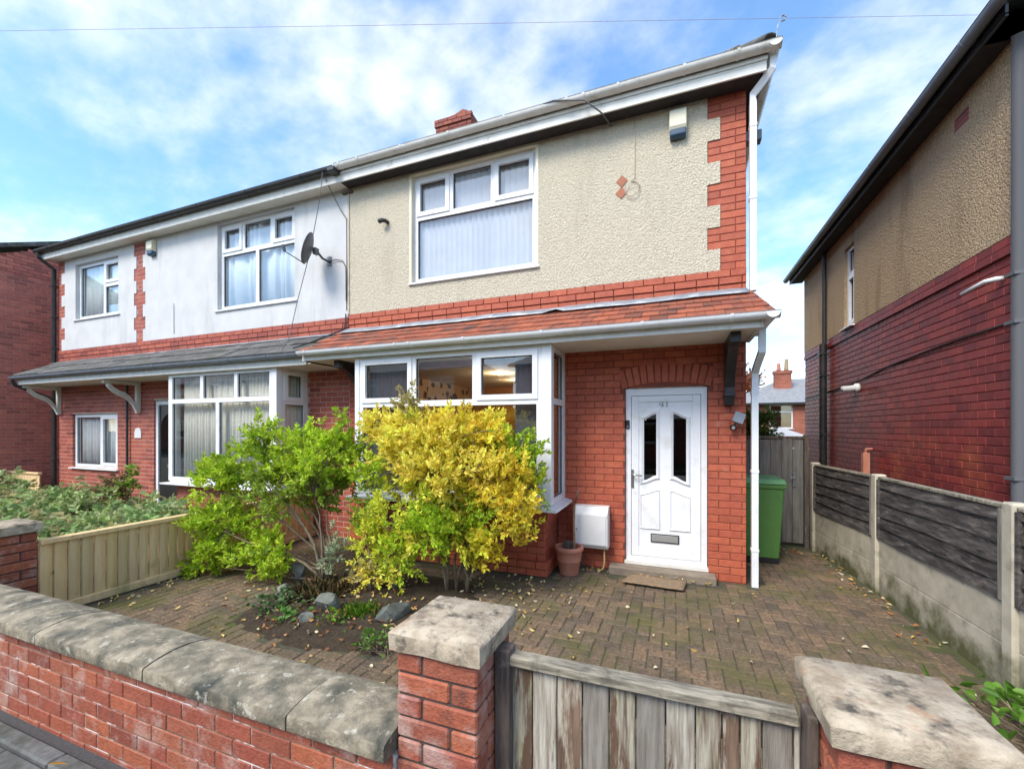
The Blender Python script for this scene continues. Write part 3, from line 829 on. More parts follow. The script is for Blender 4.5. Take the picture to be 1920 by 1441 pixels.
MB().box(XP + 0.1, XR - 0.25, 7.2, 7.3, 2.9, 5.47).build('bedroom_wall', 'interior_beige', H1)
B = Bricks()
arch_op = (-0.615, 0.405, 2.185, 2.47)
B.put('front', YW, lay(XP, XR, 0.0, 33, [(door_op[0], door_op[1], -1, 2.2), arch_op, (bay1[0] + .1, bay1[1] - .1, -1, 3)]), dep=0.1)
B.put('front', YW, lay(XP, XR, 3.24, 1, d=0.004), dep=0.06)
B.put('front', YW, lay(XP, XR, 3.24 + CH, 2, d=0.018), dep=0.06)
quoin_ops = []
for g in range(8):
    z0 = 3.24 + 3 * CH + g * 3 * CH
    n = 3
    x0 = 0.478 if g % 2 == 0 else 0.346
    q = []
    for j in range(n):
        cut = 0.478 + 0.13 if (j % 2 == 0) else 0.478 + 0.0
        segs = [x0, 0.478 + 0.155, XR] if j % 2 == 0 else ([x0, 0.478, XR] if x0 < 0.47 else [x0, XR])
        if j == 1 and x0 < 0.47: segs = [x0, 0.478, XR]
        for p, r in zip(segs[:-1], segs[1:]):
            q.append(((p + r) / 2, z0 + (j + 0.5) * CH, r - p - 0.0085, CH - 0.0085, 0.0))
    B.put('front', YW, q, dep=0.06)
    quoin_ops.append((x0, XR + 0.1, z0 - 0.001, z0 + 3 * CH + (0.2 if g == 7 else 0)))
# bay plinth bricks (corbelled top, stepped foot)
PX0, PX1, PY = bay1[0] + .09, bay1[1] - .11, 4.745
for (k0, n_, d_, sh) in ((0, 2, 0.045, 0), (2, 5, 0.0, 1), (7, 1, 0.025, 0), (8, 1, 0.05, 0)):
    B.put('front', PY, lay(PX0 - d_, PX1 + d_, k0 * CH, n_, d=d_, shift=sh), dep=0.1, far=True)
    B.put('right', PX1, lay(PY - d_, YW, k0 * CH, n_, d=d_, shift=sh), dep=0.1)
B.finish(wall1, 'brick_red', 290)
mb = MB(); mb.box(PX0 + .012, PX1 - .012, PY + .012, YW + 0.005, -0.1, 0.784); mb.build('bay_base', 'mortar_red', H1)
# door arch voussoirs
R_ = 1.755; zc = 2.255 - R_; cxd = (door_op[0] + door_op[1]) / 2
vme = MB().add(*brick_prism(0.0655, 0.222, 0.09)).mesh('arch_brick', 'brick_red')
for k in range(13):
    an = (k - 6) * 0.0435
    o = bpy.data.objects.new('arch_brick', vme); COL.objects.link(o); o.parent = wall1
    o.location = (cxd + (R_ + 0.118) * math.sin(an), YW - 0.001, zc + (R_ + 0.118) * math.cos(an)); o.rotation_euler = (0, an, 0)
# pebbledash
mb = MB()
for a, b, c, d in rects(XP + 0.002, XR - 0.006, 3.24 + 3 * CH, ZE, [upw] + quoin_ops):
    mb.box(a, b, YW - 0.012, YW + 0.07, c, d)
for a, b, c, d in rects(XP + 0.002, XR - 0.006, ZE - 0.3, ZE, [upw] + quoin_ops): pass
mb.build('pebbledash', 'pebbledash_cream', H1)
MB().box(XP - 0.012, XP + 0.016, YW - 0.026, YW, 3.50, ZE).build('party_bead', 'concrete', H1)
# smooth margin round the upper window
mb = MB()
for a, b, c, d in rects(upw[0] - 0.035, upw[1] + 0.035, upw[2] - 0.01, upw[3] + 0.03, [(upw[0] + .003, upw[1] - .003, upw[2] - 1, upw[3] - .003)]):
    mb.box(a, b, YW - 0.016, YW + 0.06, c, d)
mb.build('window_margin', 'cream_plastic', H1)
window(H1, T_front(YW + 0.055), upw[0] + .004, upw[1] - .004, upw[2], upw[3] - .004,
       grid_panes(upw[0], upw[1], upw[2], upw[3], [(4.80, [-2.985, -2.325], [1, 0, 1]), (0, [], [0])]), sill=(0.10, 0.05))
# bay window
fr = window(H1, T_front(4.61), bay1[0], bay1[1], 0.845, 2.665,
       grid_panes(bay1[0] + 0.05, bay1[1] - 0.10, 0.845, 2.665, [(2.03, [-3.11, -2.24], [1, 0, 1]), (0, [], [0])]))
window(H1, T_right(bay1[1] - 0.004), 4.676, YW - 0.002, 0.845, 2.665,
       grid_panes(4.70, YW - 0.02, 0.845, 2.665, [(2.03, [], [0]), (0, [], [0])], b=0.05))
window(H1, T_left(bay1[0] + 0.004), 4.676, YW - 0.002, 0.845, 2.665,
       grid_panes(4.70, YW - 0.02, 0.845, 2.665, [(2.03, [], [0]), (0, [], [0])], b=0.05))
MB().box(bay1[1] - 0.10, bay1[1] + 0.012, 4.598, 4.70, 0.846, 2.664).build('corner_post', 'upvc', H1, bevel=0.006)
MB().box(bay1[0] - 0.012, bay1[0] + 0.06, 4.598, 4.70, 0.846, 2.664).build('corner_post', 'upvc', H1, bevel=0.006)
mb = MB()
mb.add([(bay1[0] - .09, 4.52, 0.785), (bay1[1] + .09, 4.52, 0.785), (bay1[1] + .09, YW - .002, 0.785), (bay1[0] - .09, YW - .002, 0.785),
        (bay1[0] - .09, 4.52, 0.812), (bay1[1] + .09, 4.52, 0.812), (bay1[1] + .09, YW - .002, 0.812), (bay1[0] - .09, YW - .002, 0.812),
        (bay1[0] + .03, 4.64, 0.844), (bay1[1] - .03, 4.64, 0.844), (bay1[1] - .03, YW - .002, 0.844), (bay1[0] + .03, YW - .002, 0.844)],
       [(3, 2, 1, 0), (0, 1, 5, 4), (1, 2, 6, 5), (2, 3, 7, 6), (3, 0, 4, 7), (4, 5, 9, 8), (5, 6, 10, 9), (7, 4, 8, 11), (8, 9, 10, 11), (6, 7, 11, 10)])
mb.build('bay_sill', 'upvc', H1)

# ---- canopy over ground floor
CY = 4.52; CZ = 2.67
can = MB()
deck = [(CY - 0.03, 2.775), (YW + 0.004, 3.215), (YW + 0.004, 3.17), (CY - 0.03, 2.745)]
can.prism(deck, 'x', XP - 0.12, XR + 0.045)
canopy1 = can.build('canopy_roof', 'soffit_dark', H1)
MB().box(XP - 0.12, XR + 0.0, CY + 0.02, YW - 0.002, CZ, CZ + 0.012).build('soffit', 'soffit_pale', H1)
MB().box(XP - 0.13, XR + 0.01, CY, CY + 0.02, CZ - 0.012, CZ + 0.105).build('fascia', 'upvc_aged', H1)
MB().prism([(CY + .02, CZ - .01), (YW, CZ - .01), (YW, 3.16), (CY + .02, 2.745)], 'x', XR - 0.012, XR + 0.012).build('verge_board', 'upvc_aged', H1)
slope = math.atan2(3.215 - 2.775, YW - CY + 0.034)
sl = math.hypot(3.215 - 2.775, YW - CY + 0.034)
rows = 5; ex = (sl + 0.03) / rows; tw = 0.172
def tile_mesh(w): return MB().cbox(-w / 2 + .001, w / 2 - .001, 0, ex + 0.05, 0, 0.024, 0.004).mesh('roof_tile', 'tile_orange')
tile_me = tile_mesh(tw)
for r in range(rows):
    x = XP - 0.13 + (tw / 2 if r % 2 else 0); xe = XR + 0.115 - 0.018 * r
    while x < xe - 0.01:
        w_ = min(tw, xe - x)
        o = bpy.data.objects.new('roof_tile', tile_me if w_ > tw - .004 else tile_mesh(w_)); COL.objects.link(o); o.parent = canopy1
        s_ = r * ex - 0.045
        o.location = (x + w_ / 2, CY - 0.03 + s_ * math.cos(slope) - 0.016 * math.sin(slope), 2.775 + s_ * math.sin(slope) + 0.016 + random.uniform(0, .003))
        o.rotation_euler = (slope - 0.085 + random.gauss(0, .006), random.gauss(0, .008), random.gauss(0, .006))
        x += tw
# lead flashing, with the lifted lip near the middle
mb = MB(); nseg = 60
pts = []
for i in range(nseg + 1):
    x = XP + (XR + 0.0 - XP) * i / nseg
    lift = 0.045 * math.exp(-((x + 1.40) / 0.06) ** 2)
    wob = 0.006 * math.sin(x * 5.0) + random.uniform(-.003, .003)
    low = 0.02 * math.sin(x * 2.3)
    pts += [(x, YW - 0.004, 3.262), (x, YW - 0.028, 3.258 + wob), (x, YW - 0.12, 3.214 + wob + lift * 0.4), (x, YW - 0.225 + low * 0.5, 3.150 + wob * .6 + lift + low * 0.2)]
fs = [(4 * i + k, 4 * i + 4 + k, 4 * i + 5 + k, 4 * i + 1 + k) for i in range(nseg) for k in range(3)]
o = mb.add(pts, fs).build('flashing', 'lead', H1, smooth=True)
sm = o.modifiers.new('sheet', 'SOLIDIFY'); sm.thickness = 0.003; sm.offset = 1
gutter_run(H1, 'y', CY - 0.117, YW - 0.02, XR + 0.032, 2.774, 'upvc', sign=1, clips=[5.0])
MB().box(XR + 0.012, XR + 0.030, CY, YW - 0.002, CZ - 0.012, CZ + 0.10).build('side_fascia', 'upvc_aged', H1)
gutter_run(H1, 'x', XP - 0.13, XR + 0.15, CY - 0.002, 2.775, 'upvc', clips=[XP + 0.02, -4.0, -3.25, -3.05, -2.3, -1.35, -0.3, 0.5])
downpipe(H1, [(XR + 0.088, 4.93, 2.73), (XR + 0.088, 4.93, 2.50), (XR + 0.07, YW - 0.075, 2.33), (XR + 0.07, YW - 0.055, 2.26), (XR + 0.07, YW - 0.055, 0.0)], 'upvc', r=0.032,
         clips=[(XR + 0.07, YW - 0.055, z) for z in (2.1, 1.25, 0.4)])
# ---- black gallows brackets
def bracket(parent, x, yw, ztop, reach, drop, m, w=0.075):
    b = MB().box(x - w / 2, x + w / 2, yw - 0.07, yw, ztop - drop, ztop).build('canopy_bracket', m, parent, bevel=0.008)
    MB().box(x - w / 2 + .003, x + w / 2 - .003, yw - reach, yw - 0.072, ztop - 0.075, ztop - 0.002).build('bracket_arm', m, b, bevel=0.006)
    pts_o = []; pts_i = []
    for k in range(13):
        t_ = k / 12
        y = yw - 0.075 - (reach - 0.14) * t_
        z = ztop - drop + 0.09 + (drop - 0.16) * (t_ ** 0.75) + 0.035 * math.sin(t_ * math.pi * 2)
        pts_o.append((y, z - 0.055)); pts_i.append((y, z + 0.045))
    MB().prism(pts_o + pts_i[::-1], 'x', x - w / 2 + .006, x + w / 2 - .006).build('bracket_brace', m, b)
    return b
def solid_bracket(parent, x, yw, ztop, reach, drop, m, w=0.095):
    prof = [(yw, ztop), (yw - reach, ztop), (yw - reach, ztop - 0.10)]
    for k in range(13):
        t_ = k / 12
        prof.append((yw - reach + (reach - 0.13) * (t_ ** 0.7) , ztop - 0.10 - (drop - 0.30) * (t_ ** 1.5)))
    prof += [(yw - 0.13, ztop - drop + 0.10), (yw - 0.10, ztop - drop), (yw, ztop - drop)]
    b = MB().prism(prof, 'x', x - w / 2, x + w / 2).build('canopy_bracket', m, parent, bevel=0.006)
    MB().box(x - w / 2 - .012, x + w / 2 + .012, yw - 0.145, yw - 0.001, ztop - drop + 0.10, ztop - drop + 0.13).build('bracket_collar', m, b, bevel=0.004)
    return b
solid_bracket(H1, 0.56, YW - 0.003, CZ - 0.002, 0.62, 0.70, 'black_paint')
solid_bracket(H1, -4.42, YW - 0.003, CZ - 0.002, 0.62, 0.62, 'black_paint')

# ---- upper eaves and roof of the pair
FY = 5.06
def eaves(parent, x0, x1, mfas, msof):
    MB().box(x0, x1, FY, FY + 0.02, 5.43, 5.60).build('fascia', mfas, parent)
    MB().box(x0, x1, FY + 0.02, YW + 0.02, ZE, ZE + 0.012).build('soffit', msof, parent)
eaves(H1, XP, XR + 0.15, 'upvc_aged', 'soffit_dark')
MB().box(XP, XR + 0.16, FY - 0.014, FY - 0.001, 5.535, 5.575).build('fascia_trim', 'upvc_aged', H1)
MB().box(XR + 0.13, XR + 0.15, FY + 0.02, 12.2, 5.43, 5.60).build('side_fascia', 'upvc_aged', H1)
MB().box(XR, XR + 0.13, YW + 0.02, 12.2, ZE, ZE + 0.012).build('side_soffit', 'soffit_dark', H1)
gutter_run(H1, 'x', XP + 0.02, XR + 0.27, FY - 0.002, 5.635, 'upvc_aged', r=0.06, clips=[-4.64, -4.3, -3.55, -2.8, -2.0, -1.2, -1.0, -0.6, 0.1, 0.62])
gutter_run(H1, 'y', FY - 0.118, 12.2, XR + 0.152, 5.634, 'upvc_aged', r=0.06, clips=[5.6, 6.5, 7.5, 8.5, 9.5, 10.5, 11.5], sign=1)
downpipe(H1, [(XR + 0.215, 5.10, 5.58), (XR + 0.215, 5.10, 5.46), (XR + 0.05, 5.225, 5.32), (XR + 0.05, 5.225, 5.22), (XR + 0.05, 5.225, 3.20)], 'upvc', r=0.032,
         clips=[(XR + 0.05, 5.225, z) for z in (4.98, 4.2)])
EY = 4.99; RZ0 = 5.63; PIT = math.radians(33)
RY = (EY + 12.3) / 2; RZ = RZ0 + (RY - EY) * math.tan(PIT)
run = RY - EY
def roof_half(parent, xa, xb, hip_right, m):
    """xa..xb along the eaves; hip at the outer end"""
    mb = MB()
    if hip_right:
        v = [(xa, EY, RZ0), (xb, EY, RZ0), (xb, 12.3, RZ0), (xa, 12.3, RZ0), (xa, RY, RZ), (xb - run, RY, RZ)]
        f = [(0, 1, 5, 4), (1, 2, 5), (2, 3, 4, 5)]
    else:
        v = [(xa, EY, RZ0), (xb, EY, RZ0), (xb, 12.3, RZ0), (xa, 12.3, RZ0), (xb, RY, RZ), (xa + run, RY, RZ)]
        f = [(0, 1, 4, 5), (2, 3, 5, 4), (3, 0, 5)]
    n = len(v)
    v2 = v + [(p[0], p[1], p[2] - 0.05) for p in v]
    f2 = f + [tuple(n + i for i in q[::-1]) for q in f]
    mb.add(v2, f2 + [(0, 1, n + 1, n), (2, 3, n + 3, n + 2)])
    return mb.build('roof', m, parent)
r1 = roof_half(H1, XP, XR + 0.235, True, 'tile_grey')
# hip tiles on the right-hand corner and the hip iron
hip_dir = (Vector((XR + 0.235 - run, RY, RZ)) - Vector((XR + 0.235, EY, RZ0))).normalized()
hip_me = None
for k in range(10):
    p0 = Vector((XR + 0.22, EY + 0.015, RZ0 + 0.012)) + hip_dir * (k * 0.40 + 0.05)
    mb = MB(); n_ = 8
    side = hip_dir.cross(Vector((0, 0, 1))).normalized(); upv = side.cross(hip_dir).normalized()
    v = []
    for s_, rr in ((0, 0.125), (0.43, 0.105)):
        for q in range(n_ + 1):
            an = math.pi * q / n_
            v.append(tuple(p0 + hip_dir * s_ + side * math.cos(an) * rr + upv * (math.sin(an) * rr * 0.75)))
    mb.add(v, [(q, q + 1, n_ + 2 + q, n_ + 1 + q) for q in range(n_)])
    o = mb.build('hip_tile', 'tile_grey', r1, smooth=True); sm = o.modifiers.new('t', 'SOLIDIFY'); sm.thickness = 0.014
mb = MB(); hp = Vector((XR + 0.23, EY + 0.03, RZ0 + 0.05))
pp = [hp, hp + Vector((0.0, -0.02, 0.09)), hp + Vector((0.025, -0.02, 0.17))]
for k in range(9):
    an = math.pi * 0.9 - k * 0.62
    pp.append(hp + Vector((0.055 + 0.027 * math.cos(an), -0.02, 0.185 + 0.027 * math.sin(an))))
mb.tube(pp, 0.007, 6); mb.build('hip_iron', 'steel', H1)

# chimney on the party line
CHM = thing('chimney_stack', 'red brick chimney stack on the ridge between the two joined houses', 'chimney', (-4.6, RY, RZ - 0.3))
cst = MB().box(-5.07, -4.19, RY - 0.22, RY + 0.22, RZ - 0.35, 8.70).build('stack', 'mortar_red', CHM)
CB = Bricks()
nco = int((8.70 - RZ + 0.3) / CH)
CB.put('front', RY - 0.232, lay(-5.08, -4.18, RZ - 0.3, nco - 2), dep=0.05)
CB.put('front', RY - 0.232, lay(-5.10, -4.16, RZ - 0.3 + (nco - 2) * CH, 2, d=0.03), dep=0.08)
CB.put('right', -4.18, lay(RY - 0.22, RY + 0.22, RZ - 0.3, nco), dep=0.05)
CB.finish(cst, 'chimney_brick', 300)
MB().prism([(-5.0, 8.70), (-4.26, 8.70), (-4.30, 8.78), (-4.42, 8.84), (-4.62, 8.77), (-4.95, 8.74)], 'y', RY - 0.17, RY + 0.17).build('flaunching', 'tile_orange', CHM)

# ---- front door
D = MB()
DT = T_front(YW + 0.05)
dx0, dx1, dz0, dz1 = door_op[0] + .003, door_op[1] - .003, 0.125, 2.2
arc = [(dx0, dz1 - 0.09)]
for k in range(13):
    x = dx0 + (dx1 - dx0) * k / 12
    arc.append((x, zc + math.sqrt((R_ - 0.004) ** 2 - (x - cxd) ** 2)))
arc.append((dx1, dz1 - 0.09))
mb = MB()
mb.prism(arc, 'y', YW + 0.05, YW + 0.12)
for a, b, c, d in rects(dx0, dx1, dz0, dz1 - 0.09, [(dx0 + 0.062, dx1 - 0.062, dz0 + 0.05, dz1 - 0.0)]):
    mb.box(a, b, YW + 0.05, YW + 0.12, c, d)
door = mb.build('door', 'upvc', H1)
lx0, lx1, lz0, lz1 = dx0 + 0.066, dx1 - 0.066, dz0 + 0.054, dz1 - 0.094
def scurve(t): t = min(max(t, 0), 1); return t * t * (3 - 2 * t)
def panel_poly(x0, x1, ztl, ztr, zbl, zbr, n=10):
    top = [(x0 + (x1 - x0) * k / n, ztl + (ztr - ztl) * scurve(k / n)) for k in range(n + 1)]
    bot = [(x0 + (x1 - x0) * k / n, zbl + (zbr - zbl) * scurve(k / n)) for k in range(n + 1)]
    return top + bot[::-1]
def moulding(poly_o, poly_i, y0, raise_, name, m, parent):
    n = len(poly_o)
    mid = [((a[0] + b[0]) / 2, (a[1] + b[1]) / 2) for a, b in zip(poly_o, poly_i)]
    v = [(p[0], y0, p[1]) for p in poly_o] + [(p[0], y0 - raise_, p[1]) for p in mid] + [(p[0], y0 - raise_ * 0.2, p[1]) for p in poly_i] + [(p[0], y0 + 0.004, p[1]) for p in poly_i]
    f = [(r * n + i, r * n + (i + 1) % n, (r + 1) * n + (i + 1) % n, (r + 1) * n + i) for r in range(3) for i in range(n)]
    return MB().add(v, f).build(name, m, parent)
lf = MB()
gl_l = (-0.345, -0.205); gl_r = (-0.015, 0.125)
# leaf slab with two glazed slots cut as rectangles hidden under the mouldings
slots = [(gl_l[0], gl_l[1], 1.05, 1.90), (gl_r[0], gl_r[1], 1.05, 1.90)]
for a, b, c, d in rects(lx0, lx1, lz0, lz1, [(s[0] + .0, s[1] - .0, 1.16, 1.83) for s in slots]):
    lf.box(a, b, YW + 0.075, YW + 0.115, c, d)
leaf_o = lf.build('door_leaf', 'upvc', door)
mb = MB()
for a, b, c, d in rects(lx0, lx1, lz0, lz1, [(lx0 + 0.085, lx1 - 0.085, lz0 + 0.11, lz1 - 0.075)]):
    mb.box(a, b, YW + 0.060, YW + 0.0755, c, d)
mb.build('door_sash', 'upvc', door, bevel=0.005)
yl = YW + 0.0745
for (x0, x1, mir) in ((-0.398, -0.160, False), (-0.060, 0.178, True)):
    def pp_(a, b, tl, tr, bl, br):
        return panel_poly(a, b, tl, tr, bl, br) if not mir else panel_poly(a, b, tr, tl, br, bl)
    o_ = pp_(x0, x1, 1.86, 1.955, 1.03, 1.10); i_ = pp_(x0 + 0.052, x1 - 0.046 if not mir else x1 - 0.052, 1.825, 1.885, 1.09, 1.15)
    if mir: i_ = pp_(x0 + 0.046, x1 - 0.052, 1.825, 1.885, 1.09, 1.15)
    moulding(o_, i_, yl, 0.022, 'panel_moulding', 'upvc', door)
    gx = [p[0] for p in i_]
    MB().prism(i_, 'y', yl - 0.004, yl + 0.002).build('door_pane', 'glass_dark', door)
    MB().prism(i_, 'y', yl + 0.003, yl + 0.006).build('pane_backing', 'interior_dark', door)
    o_ = pp_(x0, x1, 0.925, 0.995, 0.50, 0.50); i_ = pp_(x0 + 0.026, x1 - 0.026, 0.90, 0.955, 0.53, 0.53)
    moulding(o_, i_, yl, 0.016, 'panel_moulding', 'upvc', door)
    MB().prism(i_, 'y', yl - 0.008, yl + 0.002).build('door_panel', 'upvc', door, bevel=0.004)
MB().box(-0.268, 0.048, yl - 0.012, yl + 0.001, 0.355, 0.455).build('letterbox', 'black_paint', door)
MB().box(-0.258, 0.038, yl - 0.018, yl - 0.011, 0.365, 0.445).build('letterbox_flap', 'silver', door, bevel=0.006)
MB().cbox(-0.490, -0.462, YW + 0.050, YW + 0.060, 0.99, 1.215, 0.004).build('handle_plate', 'steel', door)
MB().tube([(-0.476, YW + 0.052, 1.155), (-0.476, YW + 0.005, 1.155), (-0.46, YW - 0.002, 1.155), (-0.365, YW - 0.002, 1.150)], 0.009, 8).build('handle_lever', 'steel', door, smooth=True)
yn = yl - 0.004
n4 = [[(-.176, 1.992), (-.176, 2.002), (-.139, 2.052), (-.128, 2.052), (-.128, 2.003), (-.119, 2.003), (-.119, 1.992), (-.128, 1.992), (-.128, 1.981), (-.122, 1.977), (-.122, 1.972), (-.150, 1.972), (-.150, 1.977), (-.143, 1.981), (-.143, 1.992)]]
MB().prism(n4[0], 'y', yn, yl + .001).build('number_four', 'silver', door)
MB().prism([(-.102, 1.972), (-.102, 1.977), (-.093, 1.981), (-.093, 2.036), (-.104, 2.034), (-.104, 2.040), (-.086, 2.053), (-.079, 2.053), (-.079, 1.981), (-.070, 1.977), (-.070, 1.972)], 'y', yn, yl + .001).build('number_one', 'silver', door)
MB().prism([(-.143, 2.003), (-.143, 2.032), (-.164, 2.003)], 'y', yn - .0006, yl - .0005).build('number_counter', 'upvc', door)
MB().box(dx0 - 0.01, dx1 + 0.01, YW + 0.0, YW + 0.12, 0.085, 0.124).build('threshold', 'upvc_aged', door)
MB().cbox(-0.735, 0.43, YW - 0.17, YW + 0.008, -0.03, 0.082, 0.012).build('door_step', 'stone_sill', H1)

# ---- living-room downlights
for k, (x, y) in enumerate(((-2.75, 6.6), (-2.80, 7.65))):
    L_ = thing('ceiling_downlight', ('lit ceiling spot nearest the bay window glass', 'lit ceiling spot deeper inside the front room')[k], 'ceiling light', (x, y, 2.63), 'ceiling spots in the front room')
    MB().lathe([(0.055, -0.012), (0.055, 0.008)], (x, y, 2.632), 16).build('rim', 'steel', L_)
    MB().lathe([(0.036, -0.016), (0.036, -0.010)], (x, y, 2.632), 16).build('bulb', 'lamp_glow', L_)
    ld = bpy.data.lights.new('spot_glow', 'POINT'); ld.energy = 8; ld.color = (1.0, 0.72, 0.4); ld.shadow_soft_size = 0.04
    lo = bpy.data.objects.new('spot_glow', ld); COL.objects.link(lo); lo.location = (x, y, 2.56); attach(lo, L_)

# ================================================================== LEFT HOUSE
XL = -13.0
H2 = thing('semi_detached_house', 'white rendered house with red brick ground floor and dark grey canopy', 'house', (-9.0, YW, 0), 'pair of joined houses')
l_door = (-9.58, -8.62, 0.20, 2.25); l_gw = (-12.42, -10.78, 0.87, 2.02)
l_up = (-7.74, -5.88, 3.85, 5.40); l_sm = (-12.28, -10.72, 4.09, 5.29)
bay2 = (-8.12, -5.60); BY2 = 4.71
ops = [l_door, l_gw, l_up, l_sm, (-8.0, -5.72, 0.3, 2.6)]
mb = MB()
for a, b, c, d in rects(XL + .004, XP, -0.1, ZE + 0.05, grow(ops, 0.005)):
    mb.box(a, b, YW + 0.004, YW + 0.25, c, d)
wall2 = mb.build('wall', 'mortar_pale', H2)
MB().box(XL, XL + 0.25, YW + 0.25, 12.0, -0.1, ZE + 0.1).build('side_wall', 'brick_wall_far', H2)
MB().box(XL, XP, 12.0, 12.2, -0.1, ZE + 0.1).build('rear_wall', 'brick_wall_far', H2)
MB().box(XL + 0.25, XP, YW + 0.25, 12.0, 2.66, 2.9).build('upper_floor', 'interior_ceiling', H2)
MB().box(XL + 0.25, XP, YW + 0.25, 12.0, 5.47, 5.55).build('upstairs_ceiling', 'interior_ceiling', H2)
MB().box(XL + 0.25, XP, YW + 0.25, 12.0, -0.02, 0.15).build('ground_floor', 'interior_floor', H2)
MB().box(XL + 0.25, XP, 6.6, 6.7, 0.15, 5.47).build('inner_wall', 'interior_beige', H2)
B = Bricks()
B.put('front', YW, lay(XL, XP, 0.0, 33, [(l_door[0], l_door[1], -1, 2.29), l_gw, (bay2[0], bay2[1], -1, 3)]), dep=0.09)
B.put('front', YW, lay(XL, XP, 3.20, 1, d=0.004), dep=0.06)
B.put('front', YW, lay(XL, XP, 3.20 + CH, 2, d=0.018), dep=0.06)
q_ops = []
for g in range(8):
    z0 = 3.20 + 3 * CH + g * 3 * CH
    wide = g % 2 == 1
    for (c0, c1) in (((XL, XL + (0.30 if wide else 0.17)),) + (((-10.20, -9.83),) if wide else ((-10.12, -9.91),))):
        q_ops.append((c0 - (0.1 if c0 == XL else 0), c1, z0 - .001, z0 + 3 * CH + (0.2 if g == 7 else 0)))
        B.put('front', YW, lay(c0, c1, z0, 3), dep=0.06)
B.put('front', BY2 + .08, lay(bay2[0] + .08, bay2[1] - .08, 0, 9), dep=0.1)
B.put('right', bay2[1] - .08, lay(BY2 + .08, YW, 0, 9), dep=0.1)
B.finish(wall2, 'brick_pale', 0)
MB().box(bay2[0] + .09, bay2[1] - .09, BY2 + .09, YW + .005, -0.1, 0.76).build('bay_base', 'mortar_pale', H2)
mb = MB()
for a, b, c, d in rects(XL + .006, XP - 0.014, 3.20 + 3 * CH, ZE, [l_up, l_sm] + q_ops):
    mb.box(a, b, YW - 0.012, YW + 0.07, c, d)
mb.build('render_coat', 'render_white', H2)
window(H2, T_front(YW + 0.055), l_up[0], l_up[1], l_up[2], l_up[3],
       grid_panes(*l_up, [(4.87, [-7.17, -6.47], [1, 0, 1]), (0, [-6.82], [0, 0])]), sill=(0.10, 0.06))
window(H2, T_front(YW + 0.055), l_sm[0], l_sm[1], l_sm[2], l_sm[3],
       [(l_sm[0] + .055, -11.36, l_sm[2] + .055, l_sm[3] - .055, 0), (-11.31, l_sm[1] - .055, 4.80, l_sm[3] - .055, 1), (-11.31, l_sm[1] - .055, l_sm[2] + .055, 4.73, 0)], sill=(0.10, 0.06))
window(H2, T_front(YW + 0.045), l_gw[0], l_gw[1], l_gw[2], l_gw[3],
       [(l_gw[0] + .055, -11.46, l_gw[2] + .055, l_gw[3] - .055, 0), (-11.40, l_gw[1] - .055, l_gw[2] + .055, l_gw[3] - .055, 1)], sill=(0.10, 0.06))
window(H2, T_front(BY2), bay2[0], bay2[1], 0.825, 2.645,
       grid_panes(bay2[0] + .03, bay2[1] - .08, 0.825, 2.645, [(2.17, [-7.275, -6.474], [0, 0, 0]), (0, [-6.90], [0, 0])]))
window(H2, T_right(bay2[1] - .004), BY2 + .067, YW - .002, 0.825, 2.645,
       grid_panes(BY2 + .09, YW - .02, 0.825, 2.645, [(2.12, [], [1]), (0, [], [0])], b=0.05))
window(H2, T_left(bay2[0] + .004), BY2 + .067, YW - .002, 0.825, 2.645,
       grid_panes(BY2 + .09, YW - .02, 0.825, 2.645, [(2.12, [], [0]), (0, [], [0])], b=0.05))
MB().box(bay2[1] - 0.09, bay2[1] + 0.012, BY2 - .012, BY2 + .09, 0.826, 2.644).build('corner_post', 'upvc', H2, bevel=0.006)
MB().box(bay2[0] - 0.09, bay2[1] + 0.09, BY2 - .09, YW - .002, 0.765, 0.79).build('bay_sill', 'upvc', H2, bevel=0.004)
MB().box(bay2[0] + .02, bay2[1] - .02, BY2 + .01, YW - .003, 0.7905, 0.8245).build('bay_sill', 'upvc', H2)
# door: white frame, dark leaf with an arched light
mb = MB()
for a, b, c, d in rects(l_door[0] + .003, l_door[1] - .003, l_door[2], l_door[3] - .003, [(l_door[0] + .075, l_door[1] - .075, 0.26, l_door[3] - .075)]):
    mb.box(a, b, YW + 0.03, YW + 0.10, c, d)
ld_ = mb.build('door', 'upvc', H2)
MB().box(l_door[0] + .07, l_door[1] - .07, YW + 0.055, YW + 0.095, 0.255, l_door[3] - .07).build('door_leaf', 'dark_door', ld_)
arc = [(-9.44, 1.15), (-9.44, 1.75)] + [(-9.12 - 0.32 * math.cos(math.pi * k / 10), 1.75 + 0.26 * math.sin(math.pi * k / 10)) for k in range(1, 10)] + [(-8.80, 1.75), (-8.80, 1.15)]
MB().prism(arc, 'y', YW + 0.045, YW + 0.056).build('door_pane', 'glass_dark', ld_)
MB().box(-9.25, -8.99, YW + 0.046, YW + 0.056, 0.95, 1.01).build('letterbox', 'steel', ld_)
MB().box(l_door[0] - .1, l_door[1] + .1, YW - 0.30, YW + 0.008, -0.05, 0.19).build('door_step', 'upvc_aged', H2, bevel=0.01)
